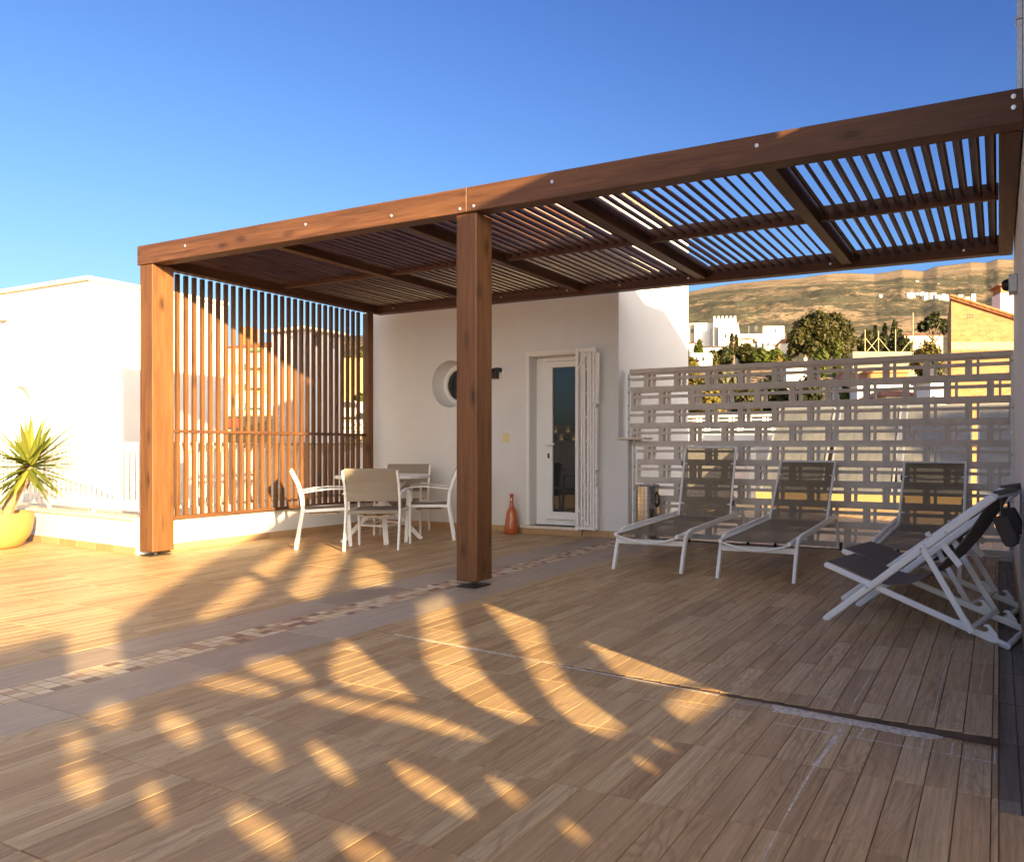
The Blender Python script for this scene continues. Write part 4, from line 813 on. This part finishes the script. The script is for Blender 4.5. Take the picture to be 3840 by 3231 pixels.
for i, (px, yt, yb, wp, d, mt, lb) in enumerate([
    (2716,1298,1375,75,90,LDRK,'dark green shrub directly below the white tower house'), (2668,1312,1380,70,88,LOLV,'olive shrub beside the small flat-roofed hut'),
    (2800,1283,1372,85,92,LOLV,'rounded olive-green tree in front of the small cream house'), (2848,1300,1372,78,86,LGRN,'sunny green shrub below the long white house'),
    (2905,1302,1380,85,88,LGRN,'bright green tree beside the grey cone roof'), (2918,1330,1420,42,70,LYEL,'yellow-green columnar shrub left of the huge tree'),
    (2590,1335,1420,75,78,LYEL,'yellowing shrub beside the white house edge'), (2945,1325,1400,60,84,LDRK,'dark shrub at the left foot of the huge tree')]):
    tree('shrub', lb, 'shrub', px, yt, yb, wp, d, mt, ball(), 1300, 0.32, 20+i)
for i, (px, yt, yb, wp, d, mt, lb, bl) in enumerate([
    (3355,1196,1330,60,135,LDRK,'dark ragged pine rising between the mast poles',[(0,0,0.55,0.5,0.5,0.4),(-0.3,0,0.42,0.6,0.5,0.2),(0.4,0,0.62,0.5,0.4,0.15),(0,0,0.85,0.3,0.3,0.18)]),
    (3318,1212,1330,26,140,LDRK,'slim dark conifer left of the ragged pine',COLM), (3282,1216,1330,18,140,LDRK,'thin dark cypress furthest left behind the mast poles',COLM),
    (3248,1232,1335,80,125,LOLV,'olive tree mass just right of the huge tree',ball()), (3300,1248,1340,95,120,LDRK,'dark evergreen clump behind the crossed mast braces',ball()), (3385,1258,1345,90,118,LDRK,'dark evergreen clump in front of the red-roofed house',ball())]):
    tree('evergreen_tree', lb, 'tree', px, yt, yb, wp, d, mt, bl, 1600, 0.42, 40+i)
tree('umbrella_pine', 'spreading umbrella-shaped tree with a bare trunk left of the brick house', 'tree', 3497, 1168, 1330, 130, 85, LDRK, [(0.0,0,0.80,0.5,0.5,0.16),(-0.5,0,0.66,0.42,0.4,0.12),(0.5,0,0.72,0.5,0.4,0.13),(0.15,0,0.92,0.3,0.3,0.08),(0.75,0,0.58,0.3,0.3,0.1),(-0.2,-0.2,0.70,0.4,0.4,0.12)], 2600, 0.3, 50, 0.35, lean=0.05)
tree('tall_shrub', 'golden-green feathery shrub in front of the brick house side wall', 'shrub', 3478, 1270, 1420, 150, 62, LYEL, ball(), 2200, 0.22, 51)
for i, (px, yt, yb, wp, d, mt, lb) in enumerate([(2600,1372,1560,120,48,LYEL,'yellow garden shrub seen through the screen nearest the house corner'),(2722,1385,1470,115,46,LGRY,'grey-green olive tree seen through the top row of the screen'),
    (2650,1440,1570,170,38,LYEL,'low sunny shrub seen through the second row of the screen'),(2800,1430,1560,150,40,LOLV,'olive shrub seen through the screen above the white parapet'),
    (2900,1385,1560,150,44,LDRK,'black-green dense tree seen through the screen left of the cypress foot'),(3030,1390,1560,120,42,LDRK,'dense dark shrub seen through the screen right of the black-green tree'),
    (3190,1420,1560,90,36,LGRN,'lime green shrub seen through the screen beside the tiled roof'),(3490,1350,1450,90,46,LDRK,'dark leafy tree around the white chimney below the golden shrub')]):
    tree('garden_tree', lb, 'tree', px, yt, yb, wp, d, mt, ball(), 1300, 0.2, 60+i)
# ------------------------------------------------------------------ far buildings
def bld(name, label, cat, pxL, pxR, ytop, ybot, d, depth, mat, yaw=0.0, wins=(), roof=None, group=None, zb=None):
    """box whose front spans pxL..pxR at distance d; wins = (u0,u1,v0,v1) fractions of the front"""
    c = at((pxL+pxR)/2, ybot, d); Wd = (pxR-pxL)/F*d; Hh = (ybot-ytop)/F*d; t = T(name, label, cat, c, YAW+yaw, group)
    a = MB(); a.box(-Wd/2, Wd/2, 0, depth, -6, Hh); O('wall', a, mat, t)
    for (u0, u1, v0, v1) in wins:
        a = MB(); a.box(-Wd/2+Wd*u0, -Wd/2+Wd*u1, -0.04, 0.02, Hh*v0, Hh*v1); O('window', a, WINM, t)
    if roof == 'flat': a = MB(); a.box(-Wd/2-.12, Wd/2+.12, -.12, depth+.12, Hh+.001, Hh+.18); O('roof', a, mat, t)
    elif roof: 
        rr = roof; a = MB(); o = 0.35; a.add([(-Wd/2-o,-o,Hh-.02),(Wd/2+o,-o,Hh-.02),(Wd/2+o,depth+o,Hh-.02),(-Wd/2-o,depth+o,Hh-.02),(-Wd/2+min(Wd,depth)*.3,depth/2,Hh+rr),(Wd/2-min(Wd,depth)*.3,depth/2,Hh+rr)], [(0,1,5,4),(1,2,5),(2,3,4,5),(3,0,4),(0,3,2,1)]); O('roof', a, TILE, t)
    return t, Wd, Hh
bld('town_house', 'cream flat-fronted town house at the left end of the hillside row, beside the white wall', 'house', 2540, 2604, 1217, 1330, 112, 9, CREAMW, 0, ((0.50,0.62,0.72,0.86),(0.80,0.95,0.72,0.86),(0.80,0.95,0.30,0.44)), 'flat')
t, Wd, Hh = bld('white_block', 'tall blank white gable wall between the cream house and the tower', 'building', 2604, 2675, 1216, 1330, 111, 8, WHITE2, -0.08, (), 'flat')
t, Wd, Hh = bld('tower_house', 'white tower house with battlements above the hillside row', 'house', 2694, 2769, 1222, 1340, 108, 8, WHITE2, -0.1, ((0.30,0.40,0.62,0.74),(0.72,0.80,0.60,0.70)))
a = MB(); a.box(-Wd*.78, Wd*.36, 1.5, 7, Hh+.001, Hh+1.35); top = O('tower', a, WHITE2, t)
for i in range(6):
    a = MB(); x = -Wd*.78+i*(Wd*1.14-.3)/5; a.box(x, x+.3, 1.5, 1.8, Hh+1.351, Hh+1.75); O('merlon', a, WHITE2, top)
for i in range(5):
    a = MB(); x = -Wd*.5+i*(Wd-.25)/4; a.box(x, x+.25, 0, .25, Hh+.001, Hh+.3); O('merlon', a, WHITE2, t)
a = MB(); a.box(Wd*.18,Wd*.24,1.46,1.52,Hh+.2,Hh+.75); O('window', a, WINM, top)
bld('shaded_block', 'grey shaded side wing of the tower house', 'building', 2675, 2695, 1225, 1330, 109, 6, GREYW, 0.2)  # shade on the tower's side is put into the grey plaster colour
t, Wd, Hh = bld('long_house', 'long low white house with a row of small windows right of the tower', 'house', 2768, 2940, 1256, 1330, 116, 8, WHITE2, -0.12, [(0.17+.0,0.21,0.45,0.85),(0.37,0.42,0.28,0.72),(0.52,0.55,0.30,0.60),(0.64,0.68,0.22,0.58),(0.84,0.88,0.2,0.5)], 'flat')
a = MB(); a.box(Wd*0.04, Wd*0.5, 1.0, 6, Hh+.19, Hh+1.55); up = O('upper_storey', a, WHITE2, t)
a = MB(); a.box(Wd*0.30, Wd*0.33, .95, 1.02, Hh+.5, Hh+1.1); O('window', a, WINM, up)
for x in (-0.28, -0.14, -0.10): a = MB(); a.tube([(Wd*x,3,Hh),(Wd*x,3,Hh+2.0)], 0.035, 5); O('antenna', a, GALV, t)
bld('garden_house', 'small cream house with a low tiled roof in front of the long white house', 'house', 2770, 2822, 1271, 1330, 104, 4, CREAMW, -0.1, ((0.4,0.5,0.55,0.75),(0.62,0.7,0.55,0.75)), 0.4)
bld('low_house', 'low white house with a brown roof under the tall blank gable', 'house', 2560, 2604, 1285, 1345, 98, 5, WHITE2, 0.1, ((0.32,0.55,0.1,0.62),), 0.5)
bld('low_house', 'low white lean-to running down to the right under the tower', 'house', 2628, 2710, 1300, 1345, 97, 4, WHITE2, -0.15, (), 0.35)
bld('hut', 'tiny white flat-roofed hut among shrubs near the house edge', 'hut', 2602, 2664, 1330, 1360, 84, 3, WHITE2, -0.1, ((0.12,0.24,0.25,0.7),(0.5,0.66,0.2,0.7)), 'flat')
bld('red_roof_cottage', 'small cottage with an orange tiled roof at the left edge of the huge tree', 'house', 2926, 2968, 1284, 1330, 112, 4, WHITE2, 0, (), 0.9)
ct = T('tent_roof', 'pale grey pyramid roof in front of the long white house', 'roof', at(2888, 1318, 100), YAW); a = MB(); q = 26/F*100; a.add([(-q,-q,0),(q,-q,0),(q,q,0),(-q,q,0),(0,0,30/F*100)], [(0,1,4),(1,2,4),(2,3,4),(3,0,4),(0,3,2,1)]); O('cover', a, GREYW, ct)
bld('villa', 'low villa with a wide red tiled roof behind the umbrella tree', 'house', 3392, 3536, 1256, 1300, 128, 9, CREAMW, 0, ((0.2,0.26,0.2,0.7),(0.5,0.56,0.2,0.7)), 1.0)
wl_ = T('terrace_wall', 'rough concrete retaining wall under the mast poles', 'wall', at(3318, 1345, 70), YAW); a = MB(); q = 120/F*70; a.box(-q,q,0,0.4,-3,27/F*70); O('body', a, CONCW, wl_)
for i, (px, yt) in enumerate(((3244,1236),(3294,1240),(3358,1235),(3424,1172))):
    p = at(px, 1335, 72); mp = T('mast_pole', ('leftmost thin rusty pole beside the huge tree','thin pole where two diagonal braces meet','thin rusty pole standing third from the left, before the ragged pine','tallest thin pole, left of the umbrella tree')[i], 'pole', p, YAW, 'poles of the wire fence on the retaining wall')
    a = MB(); a.tube([(0,0,-1),(0,0,(1335-yt)/F*72)], 0.045, 6); O('shaft', a, plain('rusty_steel', (0.45,0.33,0.20), 0.7), mp)
    for s_ in ((-1, 1) if i in (1,) else ((1,) if i == 0 else ((-1,) if i == 3 else ()))):
        a = MB(); a.tube([(0,0,1.85),(s_*1.35,0,0.2)], 0.03, 5); O('brace', a, plain('rusty_steel2', (0.5,0.38,0.24), 0.7), mp)
# brick house with tiled verge and the chimney beyond it
bh = T('brick_house', 'unplastered orange brick house with a sloping tiled roof edge at the right', 'house', at(3567, 1520, 36), YAW-0.04)
W_ = 360/F*36; zl = (1520-1120)/F*36; zr = zl-W_*0.335
a = MB(); a.plate([(0,-6),(W_,-6),(W_,zr),(0,zl)], [], lambda u, v, t_: (u, t_, v), 0.2); a.m = None; O('wall', a, BRICK, bh)
a = MB(); a.hexa([(0.93,3.5,-6),(-0.001,0.001,-6),(-0.001,0.2,-6),(0.95,3.6,-6),(0.93,3.5,zl-.3),(-0.001,0.001,zl-.1),(-0.001,0.2,zl-.1),(0.95,3.6,zl-.3)]); O('side_wall', a, BRICKS, bh)
a = MB(); a.box(0, W_, -0.025, -0.001, (1520-1312)/F*36, (1520-1283)/F*36); O('concrete_band', a, CONCW, bh)
a = MB(); a.hexa([(-0.10,-0.16,zl+.0),(W_,-0.16,zr),(W_,3,zr),(0.85,3,zl),(-0.10,-0.16,zl+.13),(W_,-0.16,zr+.13),(W_,3,zr+.13),(0.85,3,zl+.13)])
for i in range(14):
    u = i/14; x = -0.12+W_*u; z = zl+0.14+(zr-zl)*u; a.tube([(x,-0.18,z),(x+W_/13,-0.18,z+(zr-zl)/13+0.03)], 0.075, 8, (0,1,0))
O('roof', a, TILE, bh)
a = MB(); 
for i in range(3):
    for j in range(2): a.box(0.78+i*0.12,0.85+i*0.12,-0.02,0.0,zl-0.98+j*0.12,zl-0.92+j*0.12)
O('vent', a, WINM, bh)
ch = T('chimney', 'white plastered chimney with a brick top and tiled cap behind the brick house', 'chimney', at(3790, 1250, 38), YAW); q = 38/F*38
a = MB(); a.box(-q,q,0,2*q,-2,(1250-1098)/F*38); O('stack', a, WHITE2, ch)
a = MB(); a.box(-q+.03,q-.03,0.03,2*q-.03,(1250-1098)/F*38,(1250-1072)/F*38); O('brick_top', a, BRICK, ch)
a = MB(); z = (1250-1072)/F*38; a.add([(-q-.18,-.15,z),(q+.18,-.15,z),(q+.18,2*q+.15,z),(-q-.18,2*q+.15,z),(-q-.18,q,z+.0),(0,-.15,z+.42),(0,2*q+.15,z+.42)], [(0,1,5),(2,3,6),(1,2,6,5),(3,0,5,6),(0,3,2,1)]); O('cap', a, TILE, ch)
bld('orange_house', 'terracotta-orange rendered house seen through the top row of the screen', 'house', 3255, 3402, 1398, 1520, 46, 5, LUM, 0, (), 'flat')
bld('tiled_cottage', 'white cottage with an orange tiled roof seen through the second row of the screen', 'house', 3322, 3462, 1484, 1640, 30, 4, WHITE2, 0.05, (), 0.45)
bld('tiled_cottage', 'small cottage with a red roof left of the orange house', 'house', 3168, 3232, 1420, 1560, 42, 4, WHITE2, 0, (), 0.7)
bld('white_cottage', 'white box-shaped cottage behind the tiled cottage, seen through the screen', 'house', 3215, 3450, 1440, 1560, 34, 2, WHITE2, 0, ((0.55,0.6,0.5,0.8),), 'flat')
bld('white_outhouse', 'narrow white outhouse with a slatted vent left of the brick house', 'outhouse', 3490, 3548, 1430, 1640, 28, 2, WHITE2, 0, ((0.1,0.3,0.5,0.75),), 'flat')
c2_ = T('chimney', 'small white chimney among leaves seen through the top row of the screen', 'chimney', at(3498, 1420, 40), YAW); a = MB(); a.box(-.2,.2,0,.4,-1,.72); O('stack', a, WHITE2, c2_); a = MB(); a.box(-.26,.26,-.06,.46,.721,.78); O('cap', a, WHITE2, c2_)
c3_ = T('chimney', 'small white pot-topped chimney just above the screen below the huge tree', 'chimney', at(3021, 1352, 50), YAW); a = MB(); a.box(-.1,.1,0,.2,-1,.22); O('stack', a, WHITE2, c3_); a = MB(); a.lathe([(0.06,.22),(0.075,.3),(0.03,.42),(0.0,.45)], (0,.1,0), 10); O('pot', a, TILE, c3_)
bld('tiled_roof_house', 'white house with a pale tiled ridge just above the screen below the huge tree', 'house', 2950, 3052, 1354, 1500, 52, 4, WHITE2, 0, (), 0.15)
sl_ = T('street_lamp', 'thin bent street lamp just above the left end of the screen', 'lamp', at(2668, 1400, 60), YAW); a = MB(); a.tube([(0,0,-1),(0,0,1.1),(-.05,0,1.3),(-.25,0,1.55),(-.42,0,1.62)], 0.03, 6, (0,1,0)); O('post', a, GALV, sl_); a = MB(); a.box(-.6,-.4,-.06,.06,1.60,1.66); O('head', a, WPLA, sl_)
tp = T('telegraph_pole', 'thin wooden telegraph pole against the white tower house', 'pole', at(2730, 1330, 95), YAW); a = MB(); a.tube([(0,0,-1),(-.12,0,2.9)], 0.06, 6, (0,1,0)); O('shaft', a, BARK, tp); a = MB(); a.box(-.3,.1,-.03,.03,2.6,2.66); O('cross_arm', a, BARK, tp)
rv = random.Random(11)
for i in range(34):
    u = rv.random(); px = 3402+u*232; y = 1112-4*math.sin(u*6)+rv.uniform(-7,5)+6*u
    if i > 28: px = (3300,3440,3520,3590,3650,3600)[i-29]; y = (1112,1060,1068,1130,1112,1060)[i-29]+rv.uniform(-2,2)
    d = 700
    while d < 2300 and terr(px, d, RD) < HC+(CY-y)/F*d: d += 20
    d -= 40; p = at(px, y, d); t = T('village_house', 'tiny white house of the mountain village high on the slope', 'house', p, YAW+rv.uniform(-.5,.5), 'houses of the mountain village'); s_ = rv.uniform(1.6,3.4); a = MB(); hh = rv.uniform(1.5,4)
    a.add([(-s_,-3,-30),(s_,-3,-30),(s_,3,-30),(-s_,3,-30),(-s_,-3,hh),(s_,-3,hh),(s_,3,hh),(-s_,3,hh),(-s_,0,hh+1.2),(s_,0,hh+1.2)], [(0,1,5,4),(1,2,6,9,5),(2,3,7,6),(3,0,4,8,7),(4,5,9,8),(6,7,8,9)]); O('wall', a, WHITE2, t)
# ------------------------------------------------------------------ rear terrace: solar collectors and parapets
COLL = NT('collector_glass'); n_ = COLL.noise(COLL.coord((1,1,1)), 3, 4); COLL.base(COLL.ramp(n_, [(0.3,(0.10,0.105,0.12)),(0.7,(0.15,0.15,0.155))])); COLL.set('Roughness', 0.30); COLL.set('Specular IOR Level', 0.6); COLL = COLL.mat
lbs = ['solar collector panel nearest the white parapet, left end of the row','second solar collector panel from the left, behind the middle lounger','solar collector panel in the middle of the row, behind the right-hand lounger','solar collector panel right of the middle one, half in shade','rightmost solar collector panel in full shade by the side building']
for i in range(5):
    x0 = -4.05+i*1.235; t = T('solar_panel', lbs[i], 'solar panel', (x0+0.58, 12.7, 0.27), 0, 'solar collectors on the rear terrace'); Lh = 2.0; an = math.atan2(1.54, 1.23)
    Mx = Matrix.Rotation(an, 4, 'X'); a = MB(); a.m = Mx; a.box(-0.54,0.54,0.03,Lh-0.03,-0.06,-0.004)
    for k in range(7): a.box(-0.53+k*0.152,-0.525+k*0.152,0.03,Lh-.03,-0.0039,-0.001)
    O('glazing', a, COLL, t)
    a = MB(); a.m = Mx; a.box(-0.57,-0.54,0,Lh,-0.08,0.012); a.box(0.54,0.57,0,Lh,-0.08,0.012); a.box(-0.54,0.54,0,0.03,-0.08,0.012); a.box(-0.54,0.54,Lh-.03,Lh,-0.08,0.012); O('frame', a, GALV, t)
    a = MB(); a.box(-0.5,-0.46,1.1,1.14,-0.27,1.35); a.box(0.46,0.5,1.1,1.14,-0.27,1.35); O('strut', a, plain('panel_strut', (0.35,0.2,0.1), 0.7), t)
kb = T('kerb', 'long low ochre kerb on which the solar collectors stand', 'kerb', (-1.5, 12.75, 0)); a = MB(); a.box(-2.6,4.6,-0.15,0.15,0,0.25); O('body', a, YELW, kb, bevel=0.01)
wp = T('breeze_block_parapet', 'bright white breeze-block parapet left of the solar collectors', 'parapet', (-5.9, 15.0, 0))
a = MB(); a.box(-1.7,1.75,-0.1,0.1,-0.3,1.30); O('body', a, WHITE, wp)
breeze(wp, 'block_panel', Vector((-1.7,-0.04,0)), Vector((1,0,0)), Vector((0,1,0)), 3.45, 2, 1.722, mat=WHITE)
a = MB(); a.box(-1.7,1.75,-0.08,0.08,1.7225,1.82); O('cap', a, WHITE, wp)
ub = T('utility_cabinet', 'white utility cabinet with a dark handle at the foot of the rear white parapet', 'cabinet', (-5.45, 14.2, 0)); a = MB(); a.box(-0.75,0.75,-0.25,0.3,0,1.02); O('body', a, WPLA, ub, bevel=0.01); a = MB(); a.box(-0.12,0.12,-0.275,-0.25,0.88,0.91); O('handle', a, BLACK, ub)
# ------------------------------------------------------------------ left neighbours
nh = T('neighbour_house', 'plain white cubic house with an oval niche beyond the balustrade', 'house', (-11.23, 5.69, 0)); q = Matrix.Translation((11.23, -5.69, 0))
a = MB(); a.m = q; nx, nz, nr = -12.92, 1.66, 0.28
a.plate(rect(-19.0, -11.23, -6.0, 3.30), [circ(nx, nz, nr)], lambda u, v, t_: (u, 5.69+t_, v), 0.25); a.box(-11.48,-11.23,5.941,7.54,-6,3.30); a.box(-19,-11.481,7.29,7.54,-6,3.30)
a.box(nx-.5,nx+.5,5.96,6.0,nz-.5,nz+.5); O('wall', a, WHITE, nh)
a = MB(); a.m = q; a.box(-19.05,-11.19,5.65,7.58,3.301,3.36); O('coping', a, STONE, nh, bevel=0.008)
nl_ = T('flood_lamp', 'small ochre wall lamp at the far left edge of the white cubic house', 'lamp', (-13.27, 5.66, 2.98)); a = MB(); a.box(-0.05,0.05,-0.06,0.03,-0.08,0.08); a.box(-.03,.03,-.1,-.06,-.05,.02); O('housing', a, CREAM, nl_, bevel=0.006)
nw = T('parapet_wall', 'plain white parapet wall of the next roof seen between the slats below the rail', 'parapet', (-10.2, 8.6, 0)); a = MB(); a.box(-0.1,0.1,-2.2,3.4,-6,1.0); O('body', a, WHITE, nw); a = MB(); a.box(-0.13,0.13,-2.22,3.42,1.001,1.05); O('coping', a, STONE, nw)
tw = T('stair_tower', 'small white square tower with vent slots under a flat cap, seen through the slats', 'tower', (-11.77, 9.4, 0)); q = Matrix.Translation((11.77, -9.4, 0))
a = MB(); a.m = q; zt = 3.22; a.box(-12.64,-11.77,9.4,10.24,-6,2.95)
for (x0, x1, y0, y1) in ((-12.64,-12.45,9.4,9.6),(-12.34,-12.07,9.4,9.5),(-11.96,-11.77,9.4,9.62),(-11.87,-11.77,9.75,10.0),(-11.96,-11.77,10.06,10.24),(-12.64,-12.45,10.06,10.24)): a.box(x0,x1,y0,y1,2.9501,zt)
a.box(-12.4,-12.0,9.65,10.0,2.9502,zt-.001); O('wall', a, WHITE, tw)
a = MB(); a.m = q; a.box(-12.74,-11.68,9.31,10.33,zt+.001,zt+.06); O('cap', a, STONE, tw, bevel=0.006)
ap, Wd, Hh = bld('apartment_block', 'cream apartment block with balconies and a turquoise shop front, seen through the slats', 'apartment block', 800, 1075, 1302, 1610, 100, 12, CREAMW, -0.12, (), 1.6)
fl = Hh/4.05; SHUT = plain('cream_shutter', (0.34,0.28,0.19), 0.7)
for f_ in range(1, 5):
    for k, u in enumerate((0.12, 0.25, 0.60, 0.72)):
        z = fl*f_*0.98-0.6
        if z+1.5 < Hh: a = MB(); a.box(-Wd/2+Wd*u, -Wd/2+Wd*u+0.9, -0.05, 0.03, z, z+1.4); O('window', a, SHUT, ap)
    if f_ < 4:
        a = MB(); a.box(Wd*0.02, Wd*0.24, -1.1, -0.001, fl*f_*0.98+.2, fl*f_*0.98+.35); a.box(Wd*0.02, Wd*0.24, -1.1, -1.05, fl*f_*0.98+.35, fl*f_*0.98+1.2); O('balcony', a, CREAMW, ap)
a = MB(); a.box(Wd*.03,Wd*.2,-.8,-.05,Hh-.6,Hh-.3); O('awning', a, plain('green_awning', (0.05,0.30,0.12), 0.7), ap)
a = MB(); a.box(-Wd*.36,Wd*.42,-.25,-.051,2.05,3.55); sg = O('shop_sign', a, plain('turquoise_sign', (0.18,0.55,0.60), 0.5), ap)
a = MB(); a.box(-Wd*.36,Wd*.30,-.27,-.2505,3.05,3.45); O('white_stripe', a, WHITE2, sg)
cu = bpy.data.curves.new('lettering', 'FONT'); cu.body = 'FURNITURE KITCHENS'; cu.size = 0.72; cu.extrude = 0.015; cu.align_x = 'CENTER'
tmpo = bpy.data.objects.new('lettering_source', cu); COL.objects.link(tmpo); dg = bpy.context.evaluated_depsgraph_get(); me = bpy.data.meshes.new_from_object(tmpo.evaluated_get(dg)); bpy.data.objects.remove(tmpo)
lt = bpy.data.objects.new('lettering', me); COL.objects.link(lt); me.materials.clear(); me.materials.append(plain('brown_lettering', (0.35,0.16,0.08), 0.6)); lt.parent = sg; lt.location = (0, -0.275, 2.20); lt.rotation_euler = (R(90), 0, 0)
a = MB(); a.box(-Wd*.33,Wd*.4,-.06,-.001,0.0,1.9); O('shop_window', a, WINM, ap)
a = MB(); a.box(-Wd*.30,-Wd*.17,-.3,-.061,0.3,1.5); O('red_poster', a, plain('red_poster', (0.65,0.05,0.04), 0.5), ap)
a = MB(); a.box(-Wd*.38,-Wd*.25,3,5,Hh,Hh+3.4); O('chimney', a, BRICK, ap)
yw = T('retaining_wall', 'tall ochre retaining wall with a tree before it, seen through the right-hand slats', 'wall', at(1320, 1600, 62), YAW); q = 75/F*62; a = MB(); a.box(-q,q,0,.5,-4,(1600-1342)/F*62); O('body', a, YELW, yw)
tree('street_tree', 'leafy green tree in front of the ochre retaining wall', 'tree', 1350, 1468, 1600, 75, 50, LGRN, ball(), 1600, 0.22, 80)
for i in range(2): tree('hedge_shrub', ('dark shrub on top of the ochre retaining wall, left one','olive shrub on top of the ochre retaining wall, right one')[i], 'shrub', (1298,1362)[i], (1330,1298)[i], 1350, (40,45)[i], 66, (LDRK,LOLV)[i], ball(), 500, 0.25, 82+i)
wf_ = T('white_fence', 'low white block fence below the leafy street tree', 'fence', at(1325, 1625, 44), YAW); q = 60/F*44
breeze(wf_, 'block_panel', Vector((-q,0,0)), Vector((1,0,0)), Vector((0,1,0)), 2*q, 4, 0.85, mat=WHITE2)
cr = T('parked_car', 'grey car parked under the street tree beyond the white fence', 'car', at(1310, 1580, 47), YAW)
a = MB(); a.plate([(-1.9,0.3),(1.9,0.3),(1.9,0.75),(1.2,0.85),(0.7,1.35),(-0.9,1.38),(-1.5,0.9),(-1.9,0.8)], [], lambda u, v, t_: (u*.6, t_, v), 1.5); O('body', a, plain('grey_car_paint', (0.45,0.45,0.45), 0.3), cr, bevel=0.05, seg=2)
a = MB(); a.plate([(-1.25,0.9),(1.0,0.9),(0.6,1.28),(-0.85,1.30)], [], lambda u, v, t_: (u*.6, t_-.01, v), 0.01); O('window', a, WINM, cr)
for x in (-.7, .7):
    a = MB(); a.lathe([(0,0),(0.3,0),(0.3,.2),(0,.2)], n=18, cap=False); a.v = [(p[0]+x, p[2]-.02, p[1]+.3) for p in a.v]; O('wheel', a, BLACK, cr)
